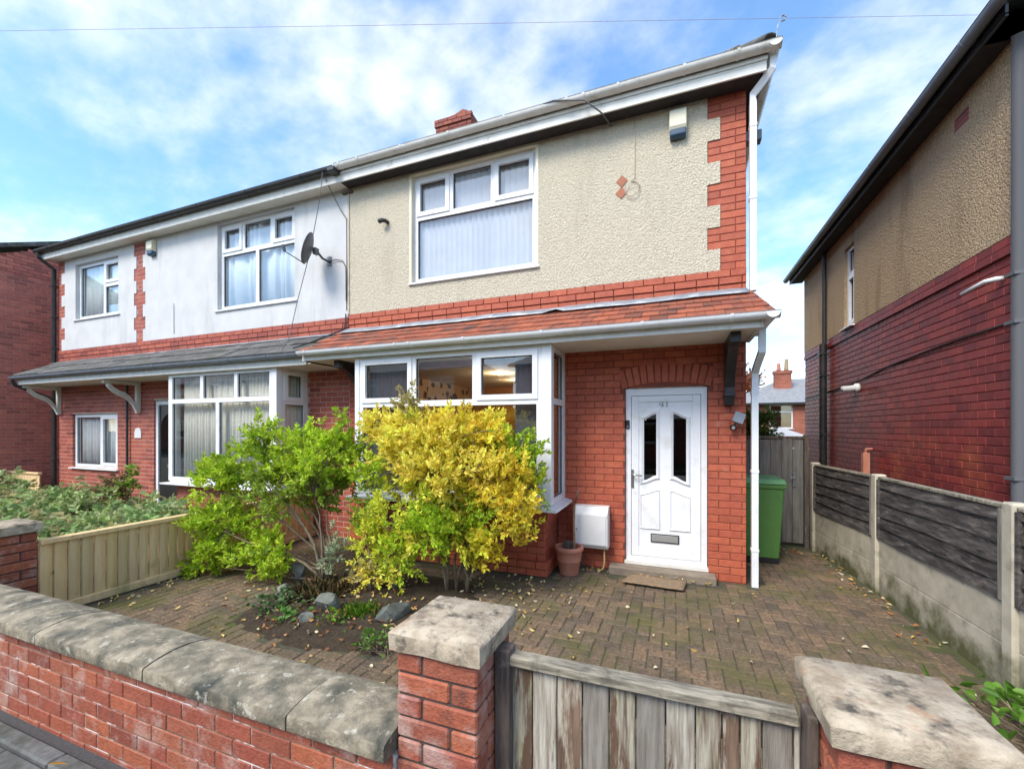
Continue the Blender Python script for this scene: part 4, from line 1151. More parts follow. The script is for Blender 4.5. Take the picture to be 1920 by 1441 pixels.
# canopy
CY2 = 4.63; CZ2 = 2.64; CX0 = XL + 0.12; CX1 = -4.93
mb = MB()
dk = [(CY2 - 0.03, 2.79), (YW + 0.004, 3.185), (YW + 0.004, 3.14), (CY2 - 0.03, 2.755)]
mb.prism(dk, 'x', CX0, CX1 + 0.06)
canopy2 = mb.build('canopy_roof', 'soffit_dark', H2)
slope2 = math.atan2(3.185 - 2.79, YW - CY2 + 0.034); sl2 = math.hypot(3.185 - 2.79, YW - CY2 + 0.034)
tw2 = 0.33; ex2 = (sl2 + 0.03) / 2.15
sl_me = MB().cbox(-tw2 / 2 + .002, tw2 / 2 - .002, 0, ex2 + 0.04, 0, 0.034, 0.004).mesh('roof_slate', 'tile_grey')
for r in range(2):
    x = CX0 - 0.01 + tw2 / 2 + (0.16 if r else 0)
    while x - tw2 / 2 < CX1 + 0.1:
        o = bpy.data.objects.new('roof_slate', sl_me); COL.objects.link(o); o.parent = canopy2
        s_ = r * ex2 - 0.045
        o.location = (x, CY2 - 0.03 + s_ * math.cos(slope2) - 0.016 * math.sin(slope2), 2.79 + s_ * math.sin(slope2) + 0.016 + random.uniform(0, .006))
        o.rotation_euler = (slope2 - 0.045 + random.gauss(0, .006), random.gauss(0, .008), random.gauss(0, .006))
        x += tw2
MB().prism([(CY2 - .06, 2.80), (YW, 3.215), (YW, 3.195), (CY2 - .06, 2.775)], 'x', CX0 - 0.05, CX0 - 0.012).build('verge_cap', 'concrete', H2)
mb = MB(); mb.add([(XL, YW - .004, 3.20), (XP, YW - .004, 3.225), (XP, YW - .16, 3.155), (XL, YW - .16, 3.14)], [(0, 1, 2, 3)])
o = mb.build('flashing', 'lead', H2); sm = o.modifiers.new('t', 'SOLIDIFY'); sm.thickness = 0.003
MB().box(CX0 - .02, CX1 + .06, CY2 + 0.02, YW - 0.002, CZ2, CZ2 + 0.012).build('soffit', 'soffit_pale', H2)
MB().box(CX0 - .03, CX1, CY2, CY2 + 0.02, CZ2 - 0.012, CZ2 + 0.11).build('fascia', 'painted_white_wood', H2)
gutter_run(H2, 'x', CX0 - 0.10, CX1 - 0.03, CY2 - 0.002, 2.785, 'grey_gutter', clips=[-12.7, -11.8, -10.9, -10.0, -9.1, -8.2, -7.3, -6.4, -5.6])
bracket(H2, -12.88, YW - .003, CZ2 - .002, 0.60, 0.62, 'painted_white_wood')
bracket(H2, -10.02, YW - .003, CZ2 - .002, 0.60, 0.62, 'painted_white_wood')
downpipe(H2, [(CX0 - .05, 4.56, 2.72), (CX0 - .04, 4.60, 2.62), (XL + .03, 5.15, 2.38), (XL - 0.02, YW - .07, 2.25)], 'black_iron', r=0.034, square=False)
downpipe(H2, [(-10.36, YW - .045, 2.62), (-10.36, YW - .045, 0.0)], 'black_iron', r=0.022, square=False)
downpipe(H2, [(XL - .06, FY - .06, 5.56), (XL - .05, FY - .05, 5.46), (XL - .02, YW - .06, 5.28), (XL - .02, YW - .06, 0.0)], 'black_iron', r=0.042, square=False,
         clips=[(XL - .02, YW - .06, z) for z in (4.9, 4.2, 3.5, 2.1, 1.0)])
eaves(H2, XL - 0.10, XP, 'painted_white_wood', 'soffit_pale')
gutter_run(H2, 'x', XL - 0.16, XP, FY - 0.002, 5.615, 'black_iron', r=0.06, clips=[-12.6, -11.4, -10.2, -9.0, -7.8, -6.6, -5.4])
r2 = roof_half(H2, XL - 0.12, XP, False, 'tile_grey')

# ---- things fixed to the walls
t = thing('satellite_dish', 'grey satellite dish on the white wall beside the cream house', 'satellite dish', (-5.13, YW - .012, 4.37))
MB().box(-5.17, -5.09, YW - .03, YW - .012, 4.30, 4.44).build('wall_plate', 'steel', t)
MB().tube([(-5.13, YW - .02, 4.36), (-5.13, YW - .16, 4.36), (-5.16, YW - .24, 4.44)], 0.019, 8).build('mast', 'dish_grey', t, smooth=True)
dc = Vector((-5.19, YW - .33, 4.445)); dn = Vector((-0.80, -0.52, 0.30)).normalized()
ax1 = dn.cross(Vector((0, 0, 1))).normalized(); ax2 = ax1.cross(dn)
mb = MB(); v = [tuple(dc)]; f = []
for r in range(1, 6):
    for k in range(24):
        an = 2 * math.pi * k / 24; q = r / 5
        v.append(tuple(dc + (ax1 * math.cos(an) * 0.215 + ax2 * math.sin(an) * 0.245) * q + dn * (0.05 * q * q)))
for k in range(24): f.append((0, 1 + k, 1 + (k + 1) % 24))
for r in range(4): f += [(1 + r * 24 + k, 1 + (r + 1) * 24 + k, 1 + (r + 1) * 24 + (k + 1) % 24, 1 + r * 24 + (k + 1) % 24) for k in range(24)]
o = mb.add(v, f).build('dish', 'dish_grey', t, smooth=True); sm = o.modifiers.new('t', 'SOLIDIFY'); sm.thickness = 0.008
MB().box(-5.20, -5.14, YW - .30, YW - .22, 4.39, 4.49).build('clamp', 'dish_grey', t, bevel=0.008)
lnb = dc + dn * 0.36 - ax2 * 0.16
MB().tube([tuple(dc - ax2 * 0.24 + dn * 0.02), tuple(lnb)], 0.009, 6).build('feed_arm', 'dish_grey', t)
MB().tube([tuple(lnb - dn * 0.02 + Vector((0, 0, .0))), tuple(lnb + dn * 0.01 + Vector((0, 0, .07)))], [0.024, 0.03], 10).build('receiver', 'dish_grey', t)

def alarm(name, label, x, z, w, h):
    t = thing('alarm_box', label, 'alarm box', (x, YW - .012, z))
    prof = [(YW - .013, z), (YW - .085, z + .01), (YW - .105, z + 0.05), (YW - .105, z + h - .05), (YW - .06, z + h), (YW - .013, z + h)]
    MB().prism(prof, 'x', x - w / 2, x + w / 2).build('cover', 'cream_plastic', t, bevel=0.012)
    MB().prism([(YW - .013, z - .075), (YW - .07, z - .075), (YW - .10, z - .05), (YW - .10, z + .02), (YW - .013, z + .005)], 'x', x - w / 2 + .006, x + w / 2 - .006).build('strobe', 'blue_plastic', t, bevel=0.012)
alarm('a', 'cream alarm box with blue base on the cream pebbledash wall', 0.035, 5.12, 0.185, 0.27)
alarm('b', 'small cream alarm box beside the brick strip on the white wall', -9.56, 5.16, 0.17, 0.24)

t = thing('security_camera', 'grey solar security camera on brick to the right of the white door', 'camera', (0.61, YW, 1.75))
MB().tube([(0.60, YW, 1.72), (0.60, YW - .05, 1.72)], 0.018, 10).build('mount', 'black_paint', t)
o = MB().lathe([(0.005, -0.035), (0.028, -0.026), (0.038, 0), (0.028, 0.026), (0.005, 0.035)], (0.60, YW - .085, 1.725), 14).build('lens_ball', 'black_paint', t, smooth=True)
MB().tube([(0.598, YW - .112, 1.722), (0.596, YW - .127, 1.720)], 0.017, 12).build('lens_ring', 'silver', t)
mb = MB(); M_ = Matrix.Translation((0.655, YW - .085, 1.83)) @ Matrix.Rotation(math.radians(22), 4, 'Y') @ Matrix.Rotation(math.radians(-30), 4, 'X')
tmp = MB().cbox(-.055, .055, -.012, .012, -.068, .068, .004); mb.add([tuple(M_ @ Vector(p)) for p in tmp.v], tmp.f); mb.build('solar_panel', 'grey_box', t)
MB().tube([(0.61, YW - .075, 1.75), (0.65, YW - .075, 1.81)], 0.008, 6).build('panel_arm', 'black_paint', t)

t = thing('doorbell', 'small black video doorbell on the left edge of the white door frame', 'doorbell', (-0.535, YW + .05, 1.74))
MB().cbox(-0.556, -0.512, YW + .028, YW + .05, 1.71, 1.815, .006).build('body', 'black_paint', t)
MB().tube([(-0.534, YW + .029, 1.735), (-0.534, YW + .025, 1.735)], 0.012, 12).build('button', 'grey_box', t)

t = thing('meter_box', 'white meter cabinet on the brick wall between bay window and door', 'meter box', (-0.95, YW, 0.27))
x0, x1, z0, z1 = -1.155, -0.742, 0.29, 0.765
MB().prism([(YW - .001, z0 - .02), (YW - .17, z0 - .02), (YW - .20, z0 + .02), (YW - .20, z1 - .075), (YW - .12, z1), (YW - .001, z1 + .005)], 'x', x0, x1).build('cabinet', 'white_plastic', t, bevel=0.006)
MB().cbox(x0 + .012, x1 - .018, YW - .212, YW - .199, z0 + .03, z1 - .085, .004).build('cabinet_door', 'white_plastic', t)
MB().tube([(x0 + .045, YW - .218, 0.50), (x0 + .045, YW - .21, 0.50)], 0.010, 10).build('latch', 'steel', t)
MB().tube([(x0 + .07, YW - .07, z0), (x0 + .07, YW - .07, -0.02)], 0.017, 8).build('service_pipe', 'cable_grey', t, smooth=True)
MB().tube([(x1 - .05, YW - .12, z0), (x1 - .05, YW - .12, 0.10), (x1 - .06, YW - .14, 0.03), (x1 - .12, YW - .20, 0.0)], 0.011, 8).build('gas_pipe', 'yellow_pipe', t, smooth=True)

mb = MB(); mb.tube([(-4.02, YW, 4.80), (-4.02, YW - .07, 4.80), (-4.06, YW - .10, 4.80), (-4.11, YW - .10, 4.79)], [0.028, 0.028, 0.032, 0.034], 12)
o = mb.build('overflow_pipe', 'black_iron', None, smooth=True); tag(o, 'short dark pipe stub poking out of the cream pebbledash beside the upper window', 'pipe')
for k, z in enumerate((4.705, 4.565)):
    x = -0.597 - 0.008 * k
    o = MB().prism([(x, z - .072), (x + .066, z), (x, z + .072), (x - .066, z)], 'y', YW - .022, YW - .005).build('diamond_tile', 'diamond_tile', None)
    tag(o, ('upper orange diamond tile set in the cream pebbledash', 'lower orange diamond tile set in the cream pebbledash')[k], 'wall tile', 'diamond tiles')
mb = MB(); pts = [(-0.45, YW - .024, 5.42), (-0.45, YW - .026, 4.70)]
for k in range(15):
    an = math.pi * 0.55 - k * 0.42
    pts.append((-0.475 + 0.085 * math.cos(an), YW - .026 - 0.002 * k, 4.585 + 0.095 * math.sin(an)))
o = mb.tube(pts, 0.0055, 5).build('coiled_cable', 'cable_cream', None, smooth=True); tag(o, 'loose cream cable coiled beside the orange diamond tiles', 'cable')
o = MB().tube([(-1.55, FY - .11, 5.64), (-1.35, FY - .13, 5.635), (-0.98, FY - .128, 5.54), (-0.80, FY - .03, 5.41), (-0.72, YW - .02, 5.40)], 0.009, 6).build('aerial_cable', 'cable_grey', None, smooth=True)
tag(o, 'grey cable looping over the white upper gutter', 'cable')
def cable(name, label, pts, r, m):
    o = MB().tube(pts, r, 5).build(name, m, None, smooth=True)
    return tag(o, label, 'cable')
cable('drop_cable', 'long thin grey cable hanging from the eaves down to the dark canopy', [(-4.95, FY - .10, 5.60), (-5.06, FY - .05, 5.2), (-5.25, 5.0, 4.4), (-5.40, 4.92, 3.7), (-5.46, 4.80, 3.05), (-5.43, 4.60, 2.80)], 0.006, 'cable_grey')
cable('drop_cable', 'short dark cable sagging from the eaves to the joint between the houses', [(-4.98, FY - .08, 5.58), (-4.96, 5.16, 5.35), (-4.88, YW - .04, 5.12), (-4.775, YW - .035, 4.97), (-4.77, YW - .035, 4.3), (-4.772, YW - .035, 3.55)], 0.008, 'cable_grey')
cable('drop_cable', 'thin cable from the satellite dish to the edge of the white wall', [(-5.12, YW - .04, 4.36), (-4.98, YW - .03, 4.37), (-4.86, YW - .03, 4.34), (-4.79, YW - .035, 4.22), (-4.785, YW - .035, 3.7)], 0.006, 'cable_black')
cable('drop_cable', 'dark cable lying across the grey canopy beside the orange tiles', [(-4.79, YW - .035, 3.5), (-4.80, YW - .05, 3.26), (-4.93, 5.0, 3.10), (-5.06, 4.75, 2.95), (-5.10, 4.56, 2.86)], 0.011, 'cable_black')
cable('drop_cable', 'thin cable end with a cap on the white wall between upper windows', [(-8.94, YW - .02, 3.52), (-8.94, YW - .024, 4.05), (-8.935, YW - .03, 4.10)], 0.004, 'cable_grey')
t = MB().prism([(-10.18, 1.52), (-9.97, 1.52), (-9.97, 1.64), (-10.0, 1.70), (-10.075, 1.73), (-10.15, 1.70), (-10.18, 1.64)], 'y', YW - .015, YW).build('name_plaque', 'white_plastic', None)
tag(t, 'small white arched plaque on brick beside the dark door', 'plaque')
o = MB().box(XR + 0.02, XR + 0.20, 5.60, 5.72, 5.05, 5.17); o = o.build('eaves_box', 'grey_box', H1, bevel=0.01)
MB().box(XR - 0.01, XR + 0.03, 5.62, 5.70, 5.08, 5.14).build('eaves_box_arm', 'grey_box', H1)
o = MB().cbox(-4.83, -4.70, FY - .15, FY - .001, 5.53, 5.59, .008).build('gutter_joint', 'black_iron', H1)
mb = MB(); mb.box(-4.86, -4.66, YW - .05, YW, 5.37, 5.395); mb.build('timber_offcut', 'wood_post', H1)

# ---- blinds and curtains behind the glass
slat_blind('white vertical blind behind the upper window of the cream wall', T_front(YW + 0.14), upw[0] + .06, upw[1] - .06, 3.90, 5.36, 'blind_white', ang=0.42)
slat_blind('grey vertical blind gathered at the left of the bay window beside the door', T_front(4.78), -3.92, -3.22, 0.90, 2.56, 'blind_grey', pitch=0.06, ang=0.9)
slat_blind('grey vertical blind gathered at the right of the bay window beside the door', T_front(4.78), -1.78, -1.42, 0.90, 2.56, 'blind_grey', pitch=0.06, ang=0.9)
slat_blind('beige vertical blind in the narrow side light of the bay window', T_right(-1.42), 4.86, 5.28, 0.90, 2.56, 'blind_beige', pitch=0.07, ang=0.25)
sheet_curtain('curtain', 'pale blue curtain behind the large upper window of the white house', 'curtain', T_front(YW + .15), l_up[0] + .02, l_up[1] - .02, 3.86, 5.40, 'curtain_blue', 9, 0.028, jitter=1.4)
sheet_curtain('curtain', 'pale mint curtain behind the small upper window of the white house', 'curtain', T_front(YW + .15), l_sm[0] + .02, l_sm[1] - .02, 4.10, 5.28, 'curtain_mint', 5, 0.028, jitter=1.4)
sheet_curtain('curtain', 'grey net curtain behind the small ground floor window', 'curtain', T_front(YW + .15), l_gw[0] + .02, l_gw[1] - .02, 0.88, 2.0, 'curtain_grey', 12, 0.016)
sheet_curtain('curtain', 'pleated beige net curtain across the bay window of the white house', 'curtain', T_front(BY2 + .16), bay2[0] + .14, bay2[1] - .14, 0.84, 2.63, 'curtain_net', 30, 0.018, jitter=0.2)
sheet_curtain('curtain', 'beige net curtain in the side light of the bay of the white house', 'curtain', T_right(bay2[1] - .11), BY2 + .20, YW + .1, 0.84, 2.63, 'curtain_net', 7, 0.016)

# ================================================================== RIGHT NEIGHBOUR
NX, NY0, NY1 = 2.68, 4.85, 11.05
H3 = thing('detached_house', 'dark red brick house side with brown pebbledash above, beyond the slatted fence', 'house', (NX + 3, NY0, 0))
nw = (8.27, 8.68, 3.385, 4.70)
mb = MB()
for a, b, c, d in rects(NY0, NY1, -0.1, 5.06, grow([nw], .005)):
    mb.box(NX + .006, NX + .25, a, b, c, d)
wall3 = mb.build('wall', 'mortar_maroon', H3)
MB().box(NX + .25, 9.5, NY0 + .009, NY0 + .25, -0.1, 5.06).build('front_wall', 'mortar_maroon', H3)
MB().box(NX + .25, 9.5, NY1 - .25, NY1, -0.1, 5.06).build('rear_wall', 'brick_wall_far', H3)
MB().box(9.25, 9.5, NY0 + .25, NY1 - .25, -0.1, 5.06).build('far_wall', 'brick_wall_far', H3)
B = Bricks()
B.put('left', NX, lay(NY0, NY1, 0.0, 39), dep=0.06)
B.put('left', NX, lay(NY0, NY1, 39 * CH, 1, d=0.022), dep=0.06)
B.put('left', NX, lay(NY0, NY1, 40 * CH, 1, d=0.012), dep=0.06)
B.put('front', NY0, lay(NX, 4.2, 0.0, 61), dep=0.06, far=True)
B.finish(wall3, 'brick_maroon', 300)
mb = MB(T_left(NX))
for a, b, c, d in rects(NY0 + .004, NY1, 41 * CH, 5.0, [nw]):
    mb.box(a, b, -0.014, 0.06, c, d)
mb.build('pebbledash', 'pebbledash_brown', H3)
for k, (y, z) in enumerate(((5.55, 4.72),)):
    for j in range(3):
        MB().box(NX - .017, NX - .010, y - .11, y + .11, z + j * .045, z + j * .045 + .036).build('vent_brick', 'brick_maroon', H3)
window(H3, T_left(NX + .03), nw[0], nw[1], nw[2], nw[3], [(nw[0] + .05, nw[1] - .05, 4.28, nw[3] - .05, 0), (nw[0] + .05, nw[1] - .05, nw[2] + .05, 4.22, 1)], sill=(0.10, 0.04))
MB().box(2.47, 2.70, NY0 - .3, NY1 + .3, 5.0, 5.012).build('soffit', 'soffit_dark', H3)
MB().box(2.45, 2.47, NY0 - .3, NY1 + .3, 4.985, 5.10).build('fascia', 'black_paint', H3)
MB().box(2.45, 9.7, NY0 - .3, NY0 + .008, 5.0, 5.012).build('front_soffit', 'soffit_dark', H3)
gutter_run(H3, 'y', NY0 - .42, NY1 + .36, 2.448, 5.105, 'grey_gutter', r=0.055, clips=[4.9, 5.8, 6.8, 7.8, 8.8, 9.8, 10.8], sign=-1)
mb = MB()
v = [(2.40, NY0 - .34, 5.11), (9.7, NY0 - .34, 5.11), (9.7, NY1 + .34, 5.11), (2.40, NY1 + .34, 5.11), (5.6, 7.95, 6.95), (6.5, 7.95, 6.95)]
mb.add(v, [(0, 1, 5, 4), (1, 2, 5), (2, 3, 4, 5), (3, 0, 4), (3, 2, 1, 0)]); mb.build('roof', 'tile_grey', H3)
downpipe(H3, [(NX - .07, 9.5, 4.98), (NX - .07, 9.5, 3.25)], 'black_iron', r=0.036, square=False)
downpipe(H3, [(NX - .085, 9.52, 3.28), (NX - .085, 9.52, -0.02)], 'black_iron', r=0.062, square=False, clips=[(NX - .085, 9.52, z) for z in (3.1, 2.7, 1.6, 0.6)])
downpipe(H3, [(NX - .05, NY0 - .12, 4.95), (NX - .02, NY0 - .07, 4.85), (NX - .02, NY0 - .06, 0.0)], 'cable_grey', r=0.045, square=False, clips=[(NX - .02, NY0 - .06, z) for z in (3.0, 2.6, 1.3)])
o = MB().tube([(NX, 8.12, 2.345), (NX - .05, 8.12, 2.345), (NX - .06, 8.12, 2.345), (NX - .22, 8.10, 2.33)], [0.075, 0.07, 0.045, 0.045], 14).build('flue_pipe', 'white_plastic', None, smooth=True)
tag(o, 'short white plastic flue low on the dark red brick side wall', 'flue')
o = MB().tube([(NX, 4.98, 3.02), (NX - .06, 4.98, 3.02), (NX - .10, 5.03, 3.02), (NX - .11, 5.34, 3.0)], [0.022, 0.022, 0.020, 0.018], 8).build('overflow_pipe', 'white_plastic', None, smooth=True)
tag(o, 'thin white overflow pipe high on the dark red brick side wall', 'pipe')
cable('wall_cable', 'black cable sagging along the dark red brick side wall', [(NX - .012, NY0, 2.62), (NX - .012, 6.0, 2.60), (NX - .012, 7.2, 2.54), (NX - .012, 8.2, 2.44), (NX - .012, 9.4, 2.40), (NX - .012, NY1 - .05, 2.36)], 0.010, 'cable_black')
o = MB().box(2.555, 2.635, 7.58, 7.66, -0.02, 1.36)
o.tube([(2.595, 7.62, 1.36), (2.595, 7.62, 1.40), (2.61, 7.62, 1.415), (2.675, 7.62, 1.415)], 0.017, 8); post = o.build('boxed_pipe', 'terracotta', None)
tag(post, 'reddish boxed pipe standing against the side wall just above the fence', 'pipe')

# ================================================================== SIMPLE HOUSES (far left, behind, across the road)
def simple_house(label, x0, x1, y0, y1, ze, rise, wins, roof='hip', m='brick_wall_far', rm='slate', group=None, name='brick_house', front=-1, z0=-0.2):
    h = thing(name, label, 'house', ((x0 + x1) / 2, y0 if front < 0 else y1, z0), group)
    yf = y0 if front < 0 else y1
    T = (lambda u, d, z: (u, yf + d, z)) if front < 0 else (lambda u, d, z: (u, yf - d, z))
    dep = y1 - y0
    mb = MB(T)
    for a, b, c, d in rects(x0, x1, z0, ze, [w[:4] for w in wins]): mb.box(a, b, 0, 0.25, c, d)
    mb.build('wall', m, h)
    mb = MB(T); mb.box(x0, x0 + .25, .25, dep, z0, ze); mb.box(x1 - .25, x1, .25, dep, z0, ze); mb.box(x0 + .25, x1 - .25, dep - .25, dep, z0, ze); mb.box(x0 + .25, x1 - .25, 1.8, 1.9, z0, ze)
    mb.build('side_wall', m, h)
    for w in wins:
        a, b, c, d = w[:4]
        TT = (lambda u, dd, z: (u, yf + .07 + dd, z)) if front < 0 else (lambda u, dd, z: (u, yf - .07 - dd, z))
        window(h, TT, a, b, c, d, grid_panes(a, b, c, d, [(d - (d - c) * .3, [(a + b) / 2] if w[4] else [], [0, 0] if w[4] else [0]), (0, [], [0])]), sill=(0.12, 0.05))
    o_ = 0.35; ym = (y0 + y1) / 2
    mb = MB()
    if roof == 'hip':
        rr = min((y1 - y0) / 2 + o_, (x1 - x0) / 2)
        v = [(x0 - o_, y0 - o_, ze), (x1 + o_, y0 - o_, ze), (x1 + o_, y1 + o_, ze), (x0 - o_, y1 + o_, ze), (x0 - o_ + rr, ym, ze + rise), (x1 + o_ - rr, ym, ze + rise)]
        mb.add(v, [(0, 1, 5, 4), (1, 2, 5), (2, 3, 4, 5), (3, 0, 4), (3, 2, 1, 0)])
    else:
        v = [(x0 - .05, y0 - o_, ze), (x1 + .05, y0 - o_, ze), (x1 + .05, y1 + o_, ze), (x0 - .05, y1 + o_, ze), (x0 - .05, ym, ze + rise), (x1 + .05, ym, ze + rise)]
        v2 = [(p[0], p[1], p[2] + .10) for p in v]
        mb.add(v + v2, [(6, 7, 11, 10), (8, 9, 10, 11), (0, 1, 7, 6), (2, 3, 9, 8), (0, 4, 5, 1), (3, 2, 5, 4), (0, 6, 10, 4), (4, 10, 9, 3), (1, 5, 11, 7), (5, 2, 8, 11)])
    mb.build('roof', rm, h)
    mb = MB(); mb.box(x0 - o_, x1 + o_, y0 - o_ - .02, y0 - o_ + .06, ze - .12, ze - .002); mb.box(x0 - o_, x1 + o_, y1 + o_ - .06, y1 + o_ + .02, ze - .12, ze - .002)
    mb.build('gutter', 'black_paint', h)
    return h
def chimney(parent, x, y, z0, z1, pots=2, m='brick_wall_far'):
    c = MB().box(x - .45, x + .45, y - .25, y + .25, z0, z1).build('chimney', m, parent)
    MB().box(x - .5, x + .5, y - .3, y + .3, z1 - .18, z1 + .02).build('chimney_band', m, c)
    for k in range(pots):
        MB().lathe([(0.12, 0), (0.13, 0.1), (0.10, 0.4 + .25 * k), (0.12, 0.48 + .25 * k)], (x - .2 + .42 * k, y, z1 + .02), 12).build('chimney_pot', ('terracotta', 'pot_buff')[k % 2], c, smooth=True)
RYB = 29.0
a = onY(1443, 757, RYB); b = onY(1487, 803, RYB)
H4 = simple_house('small brick house with grey slate roof behind the side gate', 2.9, 13.0, RYB, RYB + 7.5, 3.20, 1.75, [(a.x, b.x, b.z, a.z - .05, 0)], rm='slate', name='brick_bungalow')
chimney(H4, 6.35, RYB + 2.2, 3.9, 5.3)
# far-left brick house, gable end towards us
H5 = simple_house('plain brick gable end of the house at the far left edge', -22.0, -14.4, 4.0, 12.0, 5.30, 1.92, [], roof='gable', rm='tile_grey', name='gabled_house')
mb = MB(); mb.prism([(4.0, 5.29), (12.0, 5.29), (8.0, 7.2)], 'x', -14.65, -14.4); gab = mb.build('gable', 'brick_wall_far', H5)
MB().box(-14.4, -14.395, 4.0, 7.2, -0.1, 5.3).build('gable_mortar', 'mortar_pale', H5)
B = Bricks()
lst = [e for e in lay(4.0, 6.8, 0.0, 80) if e[1] < 5.26 + 0.48 * (e[0] - 4.0)]
B.put('right', -14.390, lst, dep=0.02); B.finish(gab, 'brick_gable', 0)
for i, (x0, x1) in enumerate(((-46.0, -36.5), (-33.5, -24.0), (-21.0, -11.5), (-8.5, 1.0), (4.0, 13.5))):
    ws = [(x0 + 1, x0 + 2.8, .9, 2.4, 1), (x1 - 2.8, x1 - 1, .9, 2.4, 1), (x0 + 1, x0 + 2.8, 3.6, 4.9, 1), (x1 - 2.8, x1 - 1, 3.6, 4.9, 1)]
    h = simple_house(('red brick house across the road, farthest to the left', 'red brick house across the road, mirrored in the white bay window', 'red brick house across the road, mirrored in the right bay window',
                      'red brick house directly behind the viewer across the road', 'red brick house across the road, farthest to the right')[i], x0, x1, -21.0, -13.5, 5.3, 2.4, ws, front=1, group='houses across the road')
    chimney(h, x0 + 4.75, -17.25, 7.3, 8.9)
# trees and planting behind the gate
LEAF_Q = None
def leaves(name, m, base, direc, length, width, col, parent=None, curl=0.25):
    """many leaf blades: base points, directions, sizes, colours -> one mesh"""
    n = len(base)
    direc = direc / np.linalg.norm(direc, axis=1)[:, None]
    r = rng.normal(size=(n, 3)); side = np.cross(direc, r); side /= np.linalg.norm(side, axis=1)[:, None]
    nor = np.cross(side, direc)
    Lc = length[:, None]; Wc = width[:, None]
    v0 = base; tip = base + direc * Lc - nor * Lc * curl * 0.5
    m1 = base + direc * Lc * 0.35 + nor * Lc * 0.05; m2 = base + direc * Lc * 0.70 - nor * Lc * curl * 0.15
    fold = nor * Wc * 0.25
    P_ = np.stack([v0, m1 + side * Wc * 0.48 + fold, m2 + side * Wc * 0.42 + fold, tip, m2 - side * Wc * 0.42 + fold, m1 - side * Wc * 0.48 + fold], axis=1)
    V = P_.reshape(-1, 3)
    idx = np.arange(n)[:, None] * 6
    q = np.concatenate([idx + np.array([[0, 1, 2, 3]]), idx + np.array([[3, 4, 5, 0]])], axis=1).reshape(-1, 4)
    me = bpy.data.meshes.new(name)
    me.vertices.add(len(V)); me.vertices.foreach_set('co', V.astype(np.float32).ravel())
    me.loops.add(q.size); me.loops.foreach_set('vertex_index', q.astype(np.int32).ravel())
    me.polygons.add(len(q)); me.polygons.foreach_set('loop_start', (np.arange(len(q)) * 4).astype(np.int32)); me.polygons.foreach_set('loop_total', np.full(len(q), 4, np.int32))
    me.update(calc_edges=True)
    at = me.color_attributes.new('tint', 'FLOAT_COLOR', 'POINT')
    c4 = np.ones((len(V), 4), np.float32); c4[:, :3] = np.repeat(col, 6, axis=0); at.data.foreach_set('color', c4.ravel())
    me.materials.append(MATS[m])
    o = bpy.data.objects.new(name, me); COL.objects.link(o); attach(o, parent)
    return o
def unit(v): return v / (np.linalg.norm(v, axis=-1, keepdims=True) + 1e-9)
def sprigs(tips, outward, cols, shoots=6, pairs=5, spread=0.07, slen=0.12, ll=0.045, lw=0.021, up=0.5, cj=0.17):
    """leafy shoots at each tip -> arrays for leaves()"""
    nb, nd, nl, nw_, nc = [], [], [], [], []
    n = len(tips)
    for s in range(shoots):
        st = tips + rng.normal(size=(n, 3)) * spread
        d = unit(outward * 0.7 + rng.normal(size=(n, 3)) * 0.55 + np.array([0, 0, up]))
        Ls = slen * rng.uniform(0.6, 1.35, n)[:, None]
        sc = 1 + rng.normal(size=(n, 1)) * cj * 0.6
        for p in range(pairs):
            t_ = (p + 0.4) / pairs
            side = unit(np.cross(d, rng.normal(size=(n, 3))))
            for sg in (-1, 1):
                nb.append(st + d * Ls * t_); nd.append(unit(d * (0.45 + 0.7 * t_) + side * sg * (1.0 - 0.45 * t_)))
                k = rng.uniform(0.7, 1.25, n)
                nl.append(ll * k); nw_.append(lw * k * rng.uniform(0.85, 1.15, n))
                nc.append(np.clip(cols * sc * (1 + rng.normal(size=(n, 1)) * cj) * (1 + rng.normal(size=(n, 3)) * 0.05), 0.003, 0.98))
    return np.concatenate(nb), np.concatenate(nd), np.concatenate(nl), np.concatenate(nw_), np.concatenate(nc)
def lobe_tips(lobes, n, inner=0.45):
    """lobes: (centre, radii, colour, weight) -> tips, outward, colours"""
    w = np.array([l[3] * l[1][0] * l[1][2] for l in lobes]); w = w / w.sum()
    T_, O_, C_ = [], [], []
    for l, k in zip(lobes, rng.multinomial(n, w)):
        d = unit(rng.normal(size=(k, 3)))
        r = inner + (1 - inner) * rng.random((k, 1)) ** 0.6
        r *= 1 + rng.normal(size=(k, 1)) * 0.07
        T_.append(np.array(l[0]) + d * np.array(l[1]) * r); O_.append(d); C_.append(np.tile(np.array(l[2]), (k, 1)))
    return np.concatenate(T_), np.concatenate(O_), np.concatenate(C_)
